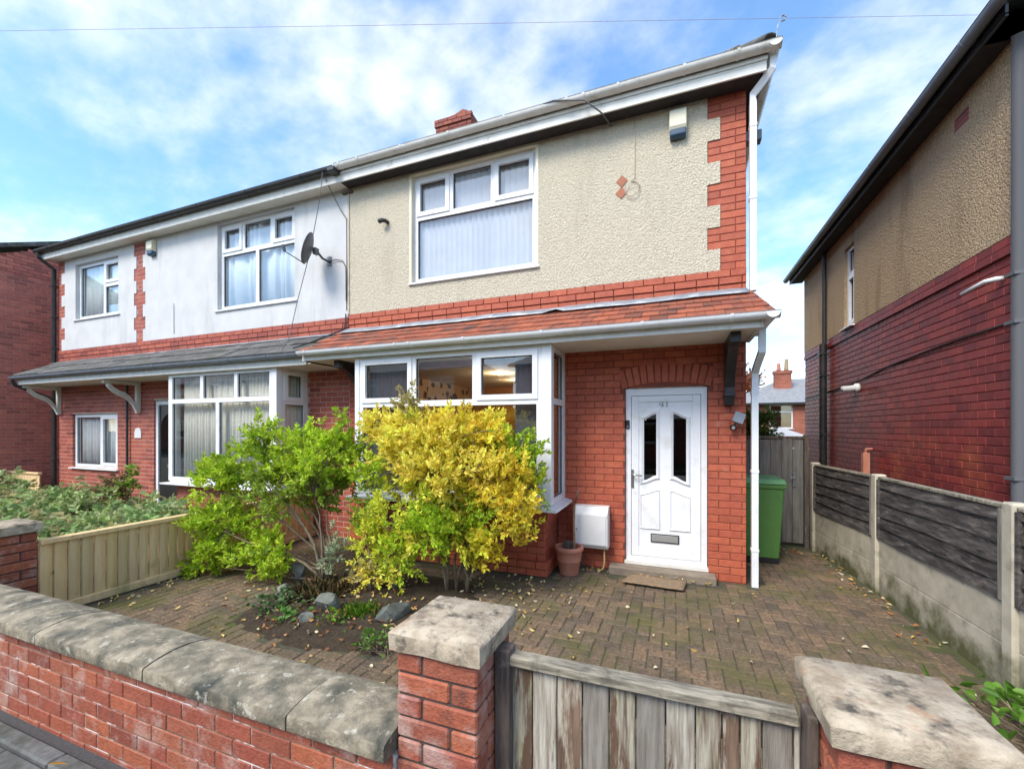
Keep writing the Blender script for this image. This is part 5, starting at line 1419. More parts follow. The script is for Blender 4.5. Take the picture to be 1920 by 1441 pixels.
def limbs(name, parent, bases, tips, n_limb, r0, m='bark', bend=0.1, twig=0.0035):
    mb = MB()
    order = rng.permutation(len(tips))
    nodes = []
    sel = []
    for i in order:                                   # spread the limb targets
        if all(np.linalg.norm(tips[i] - tips[j]) > 0.22 for j in sel): sel.append(i)
        if len(sel) >= n_limb: break
    for k, i in enumerate(sel):
        b = np.array(bases[int(np.argmin([np.linalg.norm(tips[i][:2] - np.array(q)[:2]) + rng.random() * .3 for q in bases]))])
        e = tips[i]
        pts = []
        for t_ in np.linspace(0, 1, 8):
            hx = t_ ** 1.5
            p = np.array([b[0] + (e[0] - b[0]) * hx, b[1] + (e[1] - b[1]) * hx, b[2] + (e[2] - b[2]) * (t_ ** 0.8)])
            p += rng.normal(size=3) * bend * 0.12 * (0 < t_ < 1)
            pts.append(p); nodes.append((p, r0 * (1 - t_ * 0.75)))
        mb.tube([tuple(p) for p in pts], [max(r0 * (1 - 0.8 * t_), 0.004) for t_ in np.linspace(0, 1, 8)], 6)
    P_ = np.array([q[0] for q in nodes])
    for i in range(len(tips)):
        j = int(np.argmin(np.linalg.norm(P_ - tips[i], axis=1) + (P_[:, 2] > tips[i][2] + .05) * 0.15))
        a_, e = P_[j], tips[i]
        mid = (a_ + e) / 2 + rng.normal(size=3) * 0.02 - np.array([0, 0, 0.015])
        mb.tube([tuple(a_), tuple(mid), tuple(e)], [twig * 1.6, twig * 1.2, twig * 0.7], 4, cap=False)
    return mb.build(name, m, parent, smooth=True)
def shrub(name, label, bases, lobes, n_tips, n_limb, r0, cat='shrub', sp=None, inner=0.45, leafm='leaf', group=None):
    bx = np.mean(np.array(bases), axis=0)
    t = thing(name, label, cat, tuple(bx), group)
    tips, outw, cols = lobe_tips(lobes, n_tips, inner)
    limbs('branches', t, bases, tips, n_limb, r0)
    k_ = rng.random(len(tips)) < 0.12; cols[k_] = cols[rng.permutation(len(tips))][k_] * 0.6 + cols[k_] * 0.4
    b, d, l, w, c = sprigs(tips, outw, cols, **(sp or {}))
    stuff(leaves('foliage', leafm, b, d, l, w, c, t))
    return t
def PL(px, py, rx, ry, Y, ryf=0.8, ymax=0.42):
    """lobe from photo pixels on the plane Y"""
    py += 12; rx *= 0.92; ry *= 0.84
    c = onY(px, py, Y); d = c.x * FW[0] + c.y * FW[1]
    return (tuple(c), (rx * d / F, min(rx * d / F * ryf, ymax), ry * d / F))
GREEN = (0.40, 0.56, 0.035); GREEN2 = (0.33, 0.44, 0.06); GREEN3 = (0.52, 0.68, 0.05)
YEL = (1.0, 0.82, 0.13); YEL2 = (1.0, 0.77, 0.09); YG = (0.74, 0.78, 0.08); CREAM = (0.55, 0.48, 0.20)
gl = [PL(590, 845, 75, 65, 3.75) + (GREEN3, 1), PL(478, 855, 62, 48, 3.6) + (GREEN, 1), PL(545, 905, 105, 50, 3.7) + (GREEN2, .8), PL(400, 890, 50, 36, 3.5) + (GREEN3, 1),
      PL(425, 985, 68, 52, 3.45) + (GREEN, .9), PL(498, 1028, 50, 32, 3.4) + (GREEN3, 1), PL(640, 850, 42, 60, 3.9) + (GREEN, 1), PL(600, 905, 50, 28, 3.75) + (GREEN2, .6),
      PL(395, 1040, 28, 20, 3.4) + (GREEN, 1), PL(640, 772, 10, 14, 3.8) + (GREEN, 2), PL(500, 800, 22, 18, 3.65) + (GREEN3, 1)]
shrub('green_shrub', 'bright green leafy shrub with bare forked stem in front of the party fence', [tuple(onZ(606, 1092, .03)), tuple(onZ(622, 1088, .03))], gl, 250, 11, 0.018, sp=dict(ll=0.056, lw=0.026, spread=0.05), inner=0.45)
yl_ = [PL(800, 818, 92, 55, 4.0) + (YEL, 1.9), PL(880, 800, 70, 40, 4.1) + (YEL2, 1.9), PL(830, 870, 110, 40, 3.85) + (YEL, 1.5), PL(735, 805, 40, 36, 3.95) + (YEL, 1.1), PL(925, 890, 62, 55, 4.0) + (YEL2, 1.2), PL(965, 945, 36, 48, 3.95) + (YEL2, 1.2),
       PL(920, 1002, 40, 38, 3.85) + ((0.80, 0.68, 0.06), 1), PL(885, 1060, 14, 20, 3.8) + (YEL, .7), PL(700, 885, 36, 40, 3.85) + (GREEN3, 1), PL(765, 935, 75, 40, 3.75) + (YG, .9), PL(850, 955, 72, 42, 3.8) + (GREEN, .9),
       PL(805, 985, 62, 34, 3.72) + (GREEN3, 1), PL(875, 985, 55, 36, 3.75) + (YG, .9), PL(958, 840, 36, 48, 4.2) + (GREEN, 1.1), PL(990, 890, 18, 50, 4.2) + (GREEN, 1), PL(770, 748, 8, 20, 3.95) + (CREAM, 3), PL(702, 790, 10, 22, 3.9) + (YEL, 2), PL(700, 945, 40, 32, 3.8) + (GREEN2, .7)]
shrub('golden_shrub', 'large golden yellow and green shrub in front of the bay window beside the door', [tuple(onZ(p, 1108, .03)) for p in (838, 856, 876)], yl_, 430, 22, 0.016, sp=dict(ll=0.054, lw=0.026, spread=0.055), inner=0.45)
sl_ = [PL(700, 1000, 38, 34, 3.65) + (YG, 1), PL(712, 1050, 30, 34, 3.6) + (YEL, .7), PL(745, 1030, 28, 34, 3.62) + (GREEN3, 1), PL(690, 1065, 14, 24, 3.55) + (CREAM, .8)]
shrub('young_shrub', 'small yellow green shrub low between the two big shrubs', [tuple(onZ(p, 1112, .03)) for p in (696, 706)], sl_, 46, 7, 0.012)
vl = [PL(632, 1020, 8, 16, 3.5) + ((0.42, 0.48, 0.30), 2), PL(622, 985, 6, 8, 3.5) + ((0.42, 0.48, 0.30), 2), PL(617, 1050, 7, 10, 3.5) + ((0.4, 0.46, 0.28), 2)]
shrub('variegated_sprig', 'thin pale variegated sprig beside the stem of the green shrub', [tuple(onZ(622, 1095, .03))], vl, 9, 3, 0.006, sp=dict(shoots=3, spread=0.03, slen=0.07))

# overgrown front garden of the white house: one tangled mass
tips = []; cols = []
for k in range(620):
    px = rng.uniform(-40, 345); Y = rng.uniform(2.3, 4.9)
    c = onY(px, 900, Y)
    if c.x > -5.6 or c.x < -14.2: continue
    top = 0.43 + 0.14 * math.sin(c.x * 1.9 + 1) + 0.1 * math.sin(c.x * 4.1 + Y * 2) + (0.25 if rng.random() < .04 else 0)
    z = top * rng.random() ** 0.45
    tips.append((c.x, Y, z)); cols.append([(0.36, 0.46, 0.16), (0.44, 0.52, 0.22), (0.24, 0.36, 0.12), (0.46, 0.42, 0.20), (0.34, 0.46, 0.18)][rng.integers(5)])
for k in range(30):                                                   # taller browned spray by the wall
    t_ = rng.random(); c = onY(150 + 110 * t_, 955 - 62 * t_ + rng.normal() * 7, 4.6)
    tips.append(tuple(c)); cols.append((0.26, 0.19, 0.09) if t_ < .85 else (0.22, 0.34, 0.05))
tips = np.array(tips); cols = np.array(cols)
b, d, l, w, c = sprigs(tips, unit(rng.normal(size=tips.shape) * np.array([1, 1, .3])), cols, shoots=3, pairs=4, spread=0.09, slen=0.16, ll=0.085, lw=0.05, up=0.5, cj=0.16)
d[:, 2] *= 0.5
stuff(leaves('overgrown_weeds', 'leaf', b, d, l, w, c))
mb = MB()
for p in tips[::3]:
    q = np.array([p[0] + rng.normal() * .12, p[1] + rng.normal() * .12, 0.0])
    mb.tube([tuple(q), tuple((q + p) / 2 + rng.normal(size=3) * .03), tuple(p)], [0.006, 0.005, 0.003], 4, cap=False)
stuff(mb.build('weed_stems', 'bark', smooth=True))

# planting and trees seen beyond the side gate
pb = onY(1424, 806, 9.6); g_ = [((pb.x, 9.6, pb.z), (0.22, 0.25, 0.22), (0.14, 0.22, 0.05), 1), ((pb.x - .1, 9.6, pb.z - .35), (0.3, 0.3, 0.3), (0.12, 0.18, 0.04), 1)]
shrub('back_garden_shrub', 'dark green shrub showing above the grey side gate', [(pb.x, 9.6, -.15)], g_, 60, 7, 0.018, sp=dict(ll=0.09, lw=0.035, slen=0.16))
tr_ = [((5.2, 44, 5.6), (2.2, 1.6, 1.4), (0.34, 0.12, 0.05), 1), ((3.6, 44, 5.0), (1.6, 1.4, 1.2), (0.28, 0.12, 0.05), 1)]
t = shrub('autumn_tree', 'rusty autumn tree behind the grey slate roof', [(4.6, 44, -.16)], tr_, 90, 9, 0.14, cat='tree', sp=dict(shoots=7, spread=0.35, slen=0.5, ll=0.22, lw=0.12))
pr = thing('garden_parasol', 'white parasol top just showing above the side gate', 'parasol', (2.9, 12.6, -.165))
pc = onY(1462, 800, 12.6)
mb = MB(); v = [(pc.x, 12.6, pc.z)] + [(pc.x + .75 * math.cos(k * math.pi / 4), 12.6 + .75 * math.sin(k * math.pi / 4), pc.z - .28) for k in range(8)]
o = mb.add(v, [(0, 1 + k, 1 + (k + 1) % 8) for k in range(8)]).build('canopy', 'parasol_white', pr); sm = o.modifiers.new('t', 'SOLIDIFY'); sm.thickness = .006
MB().tube([(pc.x, 12.6, -.165), (pc.x, 12.6, pc.z)], .02, 8).build('pole', 'white_plastic', pr)

# ================================================================== STREET WALL, PIERS AND GATES
WY = 1.335
SW = thing('garden_wall', 'low red brick street wall with rounded stone coping', 'wall', (-3.2, WY + .1, GZ))
bk = MB().box(-5.45, -0.99, WY + .005, 1.555, -0.15, 0.487).build('wall_core', 'mortar_street', SW)
B = Bricks()
B.put('front', WY, lay(-5.45, -0.99, -0.005 - CH, 7), dep=0.09)
B.finish(bk, 'brick_street', 300)
joints = [-5.45, -4.36, -3.39, -2.41, -1.475, -0.99]
for a_, b_ in zip(joints[:-1], joints[1:]):
    prof = [(1.287, 0.488), (1.283, 0.494), (1.283, 0.543)]
    for k in range(11):
        t_ = k / 10
        prof.append((1.288 + 0.320 * t_, 0.548 + 0.032 * math.sin(math.pi * min(1, t_ * 0.95 + 0.03)) ** 0.8))
    prof += [(1.612, 0.540), (1.612, 0.488)]
    nseg = 10; mbc = MB(); npf = len(prof)
    ln = b_ - a_ - 0.009
    dzz = random.uniform(-.004, .004)
    v = []
    for s_ in range(nseg + 1):
        x = a_ + 0.0045 + ln * s_ / nseg
        for q in prof:
            v.append((x, q[0] + random.gauss(0, .0006), q[1] + dzz + random.gauss(0, .0006)))
    f = [(s_ * npf + k, s_ * npf + (k + 1) % npf, (s_ + 1) * npf + (k + 1) % npf, (s_ + 1) * npf + k) for s_ in range(nseg) for k in range(npf)]
    f += [tuple(range(npf))[::-1], tuple(nseg * npf + k for k in range(npf))]
    o = mbc.add(v, f).build('coping_stone', 'coping_stone', SW); smooth_by_angle(o, 32)

def pier(label, x0, x1, y0, y1, ztop, over, capt, m='brick_street', mm='mortar_pier', name='brick_pier', cap_dx=(0, 0, 0, 0)):
    t = thing(name, label, 'pier', ((x0 + x1) / 2, (y0 + y1) / 2, GZ))
    core = MB().box(x0 + .009, x1 - .009, y0 + .009, y1 - .009, -0.15, ztop - capt + .001).build('pier_core', mm, t)
    nC = int(round((ztop - capt + 0.13) / CH)); zs = ztop - capt - nC * CH
    wx, wy = x1 - x0, y1 - y0; hb = 0.108
    for j in range(nC):
        z0_, z1_ = zs + j * CH, zs + j * CH + BH
        pieces = []
        if j % 2: pieces = [(x0, x0 + hb, y0, y0 + wy - hb), (x0 + hb, x1, y0, y0 + hb), (x1 - hb, x1, y0 + hb, y1), (x0, x1 - hb, y1 - hb, y1)]
        else: pieces = [(x0, x1 - hb, y0, y0 + hb), (x1 - hb, x1, y0, y1 - hb), (x0 + hb, x1, y1 - hb, y1), (x0, x0 + hb, y0 + hb, y1)]
        for (a_, b_, c_, d_) in pieces:
            g = 0.0045; jt = random.uniform(-.0015, .0015)
            MB().cbox(a_ + (g if a_ > x0 + .01 else jt), b_ - (g if b_ < x1 - .01 else jt), c_ + (g if c_ > y0 + .01 else jt), d_ - (g if d_ < y1 - .01 else jt), z0_, z1_, .007).build('brick', m, core)
    # worn slab cap: gridded top so the edges are not ruler-straight
    X0, X1, Y0, Y1 = x0 - over, x1 + over, y0 - over, y1 + over
    n = 8; v = []; f = []
    def rag(): return random.gauss(0, .0011)
    for lev, (zz, ins) in enumerate(((ztop - capt + .002, .004), (ztop - .012, 0.0), (ztop, .012))):
        ringp = []
        for i in range(n): ringp.append((X0 + ins + (X1 - X0 - 2 * ins) * i / n, Y0 + ins))
        for i in range(n): ringp.append((X1 - ins, Y0 + ins + (Y1 - Y0 - 2 * ins) * i / n))
        for i in range(n): ringp.append((X1 - ins - (X1 - X0 - 2 * ins) * i / n, Y1 - ins))
        for i in range(n): ringp.append((X0 + ins, Y1 - ins - (Y1 - Y0 - 2 * ins) * i / n))
        v += [(p[0] + rag(), p[1] + rag(), zz + rag() * .8) for p in ringp]
    N4 = 4 * n
    for lev in range(2):
        f += [(lev * N4 + i, lev * N4 + (i + 1) % N4, (lev + 1) * N4 + (i + 1) % N4, (lev + 1) * N4 + i) for i in range(N4)]
    c_ = len(v); v.append(((X0 + X1) / 2, (Y0 + Y1) / 2, ztop + .003)); f += [(2 * N4 + i, 2 * N4 + (i + 1) % N4, c_) for i in range(N4)]
    f.append(tuple(range(N4))[::-1])
    o = MB().add(v, f).build('cap_slab', 'cap_stone', t); smooth_by_angle(o, 50)
    return t
pier('red brick gate pier with worn sandstone cap at the end of the low wall', -0.985, -0.65, 1.35, 1.675, 0.962, 0.024, 0.078)
pier('gate pier with pale stone cap cut off by the lower right corner', 0.402, 0.74, 1.345, 1.655, 0.962, 0.026, 0.07)
pier('weathered brick pier with dark stone cap at the left edge', -5.76, -5.41, 1.63, 2.07, 0.87, 0.03, 0.085)

# timber gate between the piers
G = thing('timber_gate', 'weathered grey timber gate with brown boards between the two stone capped piers', 'gate', (-0.1, 1.55, GZ))
bx = [952, 998, 1044, 1092, 1142, 1192, 1248, 1304, 1354, 1388, 1429, 1488]
xs = [onY(p, 1300, 1.545).x for p in bx] + [0.365]
finish = ['board_streaked', 'board_pale', 'board_brown', 'board_grey', 'board_streaked', 'board_grey', 'board_pale', 'board_streaked', 'board_brown', 'board_streaked', 'board_grey', 'board_pale']
for a_, b_, fin in zip(xs[:-1], xs[1:], finish):
    dd = random.uniform(-.004, .004)
    MB().cbox(a_ + .0025, b_ - .0025, 1.545 + dd, 1.563 + dd, 0.02, 0.808 + random.uniform(-.003, .0), .003).build('board', fin, G)
MB().cbox(xs[0] - .005, 0.355, 1.512, 1.575, 0.810, 0.848, .005).build('top_rail', 'wood_rail', G)
MB().cbox(xs[0], 0.36, 1.567, 1.60, 0.16, 0.25, .004).build('lower_rail', 'wood_rail', G)
MB().cbox(xs[0], 0.36, 1.577, 1.61, 0.68, 0.77, .004).build('upper_rail', 'wood_rail', G)
o = MB().cbox(-0.648, -0.588, 1.50, 1.58, -0.1, 0.872, .006).build('gate_post', 'wood_post', None); tag(o, 'dark timber gate post against the worn sandstone capped pier', 'post')
o = MB().cbox(0.367, 0.400, 1.49, 1.57, -0.1, 0.868, .006).build('gate_post', 'wood_post', None); tag(o, 'dark timber gate post against the pale stone capped pier', 'post')

# fence between the two front gardens
FX = -5.42
FN = thing('board_fence', 'low tan timber fence between the two front gardens', 'fence', (FX, 3.6, 0))
y = 2.075; k = 0
while y < 5.22:
    w_ = random.uniform(0.094, 0.106)
    mb = MB(); zt = 0.655 + random.uniform(-.004, .002)
    mb.prism([(FX, y), (FX + .030, y + .002), (FX + .026, y + w_ * .5), (FX + .010, y + w_ - .010), (FX, y + w_ - .010)], 'z', 0.075, zt)
    mb.build('board', 'wood_new', FN); y += w_ - .004; k += 1
MB().cbox(FX - .03, FX + .055, 2.075, 5.24, 0.657, 0.70, .004).build('capping_rail', 'wood_new', FN)
MB().cbox(FX - .005, FX + .048, 2.075, 5.24, 0.0, 0.078, .006).build('gravel_board', 'wood_new', FN)
MB().cbox(FX - .05, FX - .002, 2.075, 5.24, 0.20, 0.27, .004).build('rail', 'wood_new', FN)
MB().cbox(FX - .05, FX - .002, 2.075, 5.24, 0.52, 0.59, .004).build('rail', 'wood_new', FN)
for yy in (2.12, 3.65, 5.18): MB().box(FX - .13, FX - .052, yy - .04, yy + .04, -0.1, 0.64).build('post', 'wood_new', FN)
FN2 = thing('board_fence', 'tan timber fence at the far left beside the gable end', 'fence', (-13.7, 5.0, 0))
for i in range(11):
    MB().cbox(-14.38 + i * .125, -14.262 + i * .125, 5.0, 5.018, 0.0, 0.70, .003).build('board', 'wood_new', FN2)
MB().cbox(-14.38, -13.0, 4.97, 5.045, 0.702, 0.74, .004).build('capping_rail', 'wood_new', FN2)

# concrete post and slatted fence on the right
RF = thing('slatted_fence', 'concrete post fence with blackened horizontal slats beside the driveway', 'fence', (2.02, 5.5, 0))
posts = [(2.07, 3.74), (2.005, 5.55), (1.85, 7.12)]
for (x, y) in posts + [(2.13, 1.95)]:
    o = MB().cbox(-.05, .05, -.055, .055, -0.15, 1.235, .012).build('concrete_post', 'concrete', RF)
    o.location = (x, y, 0)
def fence_bay(p0, p1):
    a_, b_ = Vector((p0[0], p0[1], 0)), Vector((p1[0], p1[1], 0)); e = (b_ - a_).normalized(); n_ = Vector((-e.y, e.x, 0))
    if n_.x > 0: n_ = -n_
    L_ = (b_ - a_).length
    T = lambda u, d, z: tuple(a_ + e * u + n_ * d + Vector((0, 0, z)))
    MB(T).cbox(.052, L_ - .052, -.022, .022, -0.1, 0.285, .005).build('gravel_board', 'concrete', RF)
    MB(T).cbox(.052, L_ - .052, -.022, .022, 0.288, 0.572, .005).build('gravel_board', 'concrete', RF)
    z = 0.565; k = 0
    while z < 1.15:
        h_ = random.uniform(.135, .16)
        zt = min(z + h_, 1.185)
        n_s = 12; v = []
        for s_ in range(n_s + 1):
            u = .055 + (L_ - .11) * s_ / n_s; wv = 0.006 * math.sin(u * 4.3 + k * 1.7) + random.uniform(-.003, .003)
            v += [(u, .036 + random.uniform(-.001, .001), z + wv), (u, .022, z + wv), (u, .004, zt + .012), (u, .016, zt + .012)]
        f = [(s_ * 4 + q, s_ * 4 + (q + 1) % 4, s_ * 4 + 4 + (q + 1) % 4, s_ * 4 + 4 + q) for s_ in range(n_s) for q in range(4)] + [(3, 2, 1, 0), tuple(n_s * 4 + q for q in range(4))]
        MB(T).add(v, f).build('slat', 'wood_slat_dark', RF); z += h_ - .012; k += 1
    MB(T).cbox(.052, L_ - .052, -.028, .034, 1.187, 1.215, .005).build('capping_rail', 'wood_rail', RF)
    MB(T).cbox(.054, .09, .012, .046, 0.575, 1.185, .003).build('batten', 'wood_grey', RF)
    MB(T).cbox(L_ - .09, L_ - .054, .012, .046, 0.575, 1.185, .003).build('batten', 'wood_slat_dark', RF)
fence_bay(posts[0], posts[1]); fence_bay(posts[1], posts[2]); fence_bay((2.13, 1.95), posts[0])

# side gate
SG = thing('side_gate', 'tall grey boarded gate closing the passage beside the green bin', 'gate', (1.25, 7.25, 0))
for i in range(7):
    MB().cbox(0.775 + i * .138, 0.909 + i * .138, 7.24, 7.262, 0.05, 1.555 + random.uniform(-.004, .004), .003).build('board', 'wood_grey', SG)
MB().cbox(0.765, 1.75, 7.225, 7.275, 1.56, 1.60, .005).build('top_rail', 'wood_post', SG)
MB().cbox(1.742, 1.80, 7.20, 7.29, -0.1, 1.62, .006).build('gate_post', 'wood_post', SG)
MB().cbox(1.60, 1.645, 7.228, 7.241, 0.86, 1.08, .004).build('handle_plate', 'steel', SG)
MB().tube([(1.622, 7.23, 1.0), (1.622, 7.19, 1.0), (1.56, 7.185, 1.0)], .008, 8).build('handle', 'steel', SG)
MB().cbox(1.60, 1.625, 7.234, 7.241, 1.42, 1.435, .002).build('bolt', 'white_plastic', SG)

# ================================================================== SMALL THINGS
t = thing('wheelie_bin', 'green wheelie bin standing in the side passage by the gate', 'bin', (1.02, 6.45, 0))
cx, cy = 1.02, 6.45
def frus(x0, y0, z0, x1, y1, z1, nm, m, bev=.02):
    v = [(cx - x0, cy - y0, z0), (cx + x0, cy - y0, z0), (cx + x0, cy + y0, z0), (cx - x0, cy + y0, z0), (cx - x1, cy - y1, z1), (cx + x1, cy - y1, z1), (cx + x1, cy + y1, z1), (cx - x1, cy + y1, z1)]
    return MB().add(v, [(0, 3, 2, 1), (4, 5, 6, 7), (0, 1, 5, 4), (1, 2, 6, 5), (2, 3, 7, 6), (3, 0, 4, 7)]).build(nm, m, t, bevel=bev, seg=3)
frus(.215, .24, .06, .262, .30, .985, 'body', 'wheelie_green', .025)
frus(.278, .315, .955, .282, .32, 1.005, 'rim', 'wheelie_green', .012)
frus(.290, .33, 1.008, .270, .30, 1.075, 'lid', 'wheelie_lid', .022)
MB().tube([(cx - .2, cy + .33, 1.0), (cx + .2, cy + .33, 1.0)], .016, 8).build('handle_bar', 'wheelie_green', t)
for sx in (-1, 1):
    MB().tube([(cx + sx * .225, cy + .20, .10), (cx + sx * .285, cy + .20, .10)], .10, 18).build('wheel', 'rubber', t, smooth=False)
MB().tube([(cx - .22, cy + .20, .10), (cx + .22, cy + .20, .10)], .012, 8).build('axle', 'steel', t)
MB().box(cx - .20, cx + .20, cy - .235, cy - .12, .004, .07).build('foot', 'rubber', t)

t = thing('plant_pot', 'terracotta plant pot on the paving below the meter box', 'plant pot', (-1.165, 4.93, 0.005))
c = (-1.165, 4.93, 0.005)
o = MB().lathe([(0.02, 0.0), (0.105, 0.0), (0.11, 0.01), (0.135, 0.16), (0.139, 0.165), (0.137, 0.175), (0.150, 0.265), (0.155, 0.272), (0.158, 0.28), (0.168, 0.285), (0.170, 0.305), (0.166, 0.325), (0.150, 0.328), (0.142, 0.32), (0.136, 0.22), (0.02, 0.22)], c, 32).build('pot', 'terracotta', t); smooth_by_angle(o, 40)
MB().lathe([(0.01, 0.20), (0.137, 0.232), (0.134, 0.242), (0.01, 0.25)], c, 20).build('compost', 'soil', t)
o = MB().tube([(-1.10, 4.93, 0.15), (-1.105, 4.94, 0.36), (-1.115, 4.95, 0.6), (-1.105, 4.95, 0.80), (-1.075, 4.97, 0.93), (-1.045, 4.985, 1.02)], [.016, .016, .014, .014, .013, .004], 8).build('garden_stick', 'stick', None, smooth=True)
tag(o, 'crooked brown stick standing in the terracotta pot', 'stick')
o = MB().cbox(-1.245, -1.12, 4.965, 5.03, 0.20, 0.365, .004).build('wood_block', 'wood_post', None); tag(o, 'short wooden block wedged inside the terracotta pot', 'block')

mb = MB(); n = 12; v = []
mc = [(-0.545, 4.80), (0.085, 4.765), (0.125, 5.055), (-0.47, 5.09)]
for j in range(9):
    for i in range(n + 1):
        s_, r_ = i / n, j / 8
        x = (mc[0][0] * (1 - s_) + mc[1][0] * s_) * (1 - r_) + (mc[3][0] * (1 - s_) + mc[2][0] * s_) * r_
        y = (mc[0][1] * (1 - s_) + mc[1][1] * s_) * (1 - r_) + (mc[3][1] * (1 - s_) + mc[2][1] * s_) * r_
        v.append((x + random.gauss(0, .002), y + random.gauss(0, .002), 0.026 + 0.006 * math.sin(s_ * 7) * r_ + random.gauss(0, .001)))
f = [(j * (n + 1) + i, j * (n + 1) + i + 1, (j + 1) * (n + 1) + i + 1, (j + 1) * (n + 1) + i) for j in range(8) for i in range(n)]
o = mb.add(v, f).build('doormat', 'coir', None, smooth=True); sm = o.modifiers.new('t', 'SOLIDIFY'); sm.thickness = .016; sm.offset = -1 if False else 1
tag(o, 'brown coir doormat lying askew in front of the white door', 'doormat')

# rocks
import bmesh
def rock(label, x, y, z, s, seed, m='rock'):
    bm = bmesh.new(); bmesh.ops.create_icosphere(bm, subdivisions=3, radius=1.0)
    r_ = random.Random(seed); ax = [Vector((r_.gauss(0, 1), r_.gauss(0, 1), r_.gauss(0, 1))).normalized() for _ in range(11)]; cut = [r_.uniform(.42, .8) for _ in ax]
    for v in bm.verts:
        for a_, c_ in zip(ax, cut):
            d = v.co.dot(a_)
            if d > c_: v.co -= a_ * (d - c_) * .92
        v.co *= 1 + r_.gauss(0, .012)
        v.co = Vector((v.co.x * s[0], v.co.y * s[1], v.co.z * s[2]))
    me = bpy.data.meshes.new('rock'); bm.to_mesh(me); bm.free(); me.materials.append(MATS[m])
    o = bpy.data.objects.new('rock', me); COL.objects.link(o); o.location = (x, y, z); o.rotation_euler = (r_.gauss(0, .2), r_.gauss(0, .2), r_.uniform(0, 6)); smooth_by_angle(o, 18)
    return tag(o, label, 'rock', 'rockery stones')
rock('pointed blue grey rock at the front of the flower bed', -2.95, 3.03, .10, (.12, .075, .15), 3)
rock('tall grey rock behind the brown tussock', -3.92, 3.60, .13, (.10, .08, .16), 5)
rock('low dark slate rock at the left of the flower bed', -3.72, 3.22, .07, (.12, .09, .09), 8)
rock('large brown rock beside the sandstone capped pier', -2.32, 3.12, .10, (.17, .12, .11), 11)
rock('small greenish rock behind the sandstone capped pier', -1.98, 3.35, .07, (.10, .09, .09), 13)
rock('small pale stone at the front edge of the flower bed', -3.02, 2.84, .05, (.09, .07, .07), 17)
rock('flat stone under the golden shrub', -2.75, 3.75, .06, (.15, .12, .07), 19)

def tuft(name, label, x, y, n, h, spread, cols, w=.006, cat='plant', leafm='leaf', lean=.6):
    t = thing(name, label, cat, (x, y, .03))
    b = np.stack([x + rng.normal(size=n) * spread, y + rng.normal(size=n) * spread, np.full(n, .03)], axis=1)
    d = unit(np.stack([rng.normal(size=n) * lean, rng.normal(size=n) * lean, np.ones(n)], axis=1))
    c = np.array(cols)[rng.integers(len(cols), size=n)] * (1 + rng.normal(size=(n, 1)) * .15)
    bl_ = leaves('blades', leafm, b, d, h * rng.uniform(.5, 1.1, n), np.full(n, w), np.clip(c, .004, .9), t, curl=.5); stuff(bl_)
    return t
def ivy(name, label, x, y, n, sx, sy, cols, ll=.05):
    t = thing(name, label, 'plant', (x, y, .03))
    b = np.stack([x + rng.normal(size=n) * sx, y + rng.normal(size=n) * sy, .04 + rng.random(n) * .12], axis=1)
    d = unit(np.stack([rng.normal(size=n), rng.normal(size=n), rng.random(n) * .8], axis=1))
    c = np.array(cols)[rng.integers(len(cols), size=n)] * (1 + rng.normal(size=(n, 1)) * .15)
    l1, l2 = ll * rng.uniform(.6, 1.3, n), ll * .75 * rng.uniform(.6, 1.2, n); c = np.clip(c * 1.3, .004, .9)
    for i in range(n): leaves('leaf', 'leaf', b[i:i + 1], d[i:i + 1], l1[i:i + 1], l2[i:i + 1], c[i:i + 1], t)
    mb = MB()
    for p in b[::4]: mb.tube([(x + rng.normal() * sx * .4, y + rng.normal() * sy * .4, .01), tuple(p)], .003, 4)
    mb.build('stems', 'bark', t)
p = onZ(600, 1112, .05)
tuft('dead_tussock', 'dry brown tussock at the foot of the green shrub', p.x, p.y, 1100, .17, .12, [(0.13, 0.08, 0.03), (0.09, 0.065, 0.025), (0.16, 0.11, 0.04), (0.07, 0.075, 0.02)], w=.008, leafm='leaf_dry', lean=.9)
p = onZ(678, 1148, .05)
tuft('grass_tuft', 'bright green grass tuft in the middle of the flower bed', p.x, p.y, 320, .12, .06, [(0.13, 0.26, 0.02), (0.18, 0.30, 0.03)], w=.006)
p = onZ(522, 1135, .05); ivy('ground_plant', 'grey green leafy plant at the left of the flower bed', p.x, p.y, 120, .13, .10, [(0.10, 0.17, 0.06), (0.14, 0.20, 0.09), (0.07, 0.13, 0.04)])
p = onZ(535, 1163, .04); ivy('ground_plant', 'small round leaved plant at the front edge of the flower bed', p.x, p.y, 30, .07, .05, [(0.12, 0.26, 0.05)], .06)
p = onZ(625, 1165, .04); ivy('ground_plant', 'small bright green plant below the pointed blue grey rock', p.x, p.y, 50, .06, .05, [(0.13, 0.24, 0.02)], .04)
p = onZ(715, 1215, .04); ivy('ground_plant', 'green weeds beside the sandstone capped pier', p.x, p.y, 70, .10, .07, [(0.12, 0.22, 0.04), (0.08, 0.15, 0.03)], .05)
p = Vector((1.88, 3.12, 0)); ivy('ground_plant', 'broad green leaves at the right edge beside the fence', p.x, p.y, 170, .12, .22, [(0.12, 0.27, 0.03), (0.17, 0.32, 0.05), (0.08, 0.18, 0.02)], .08)

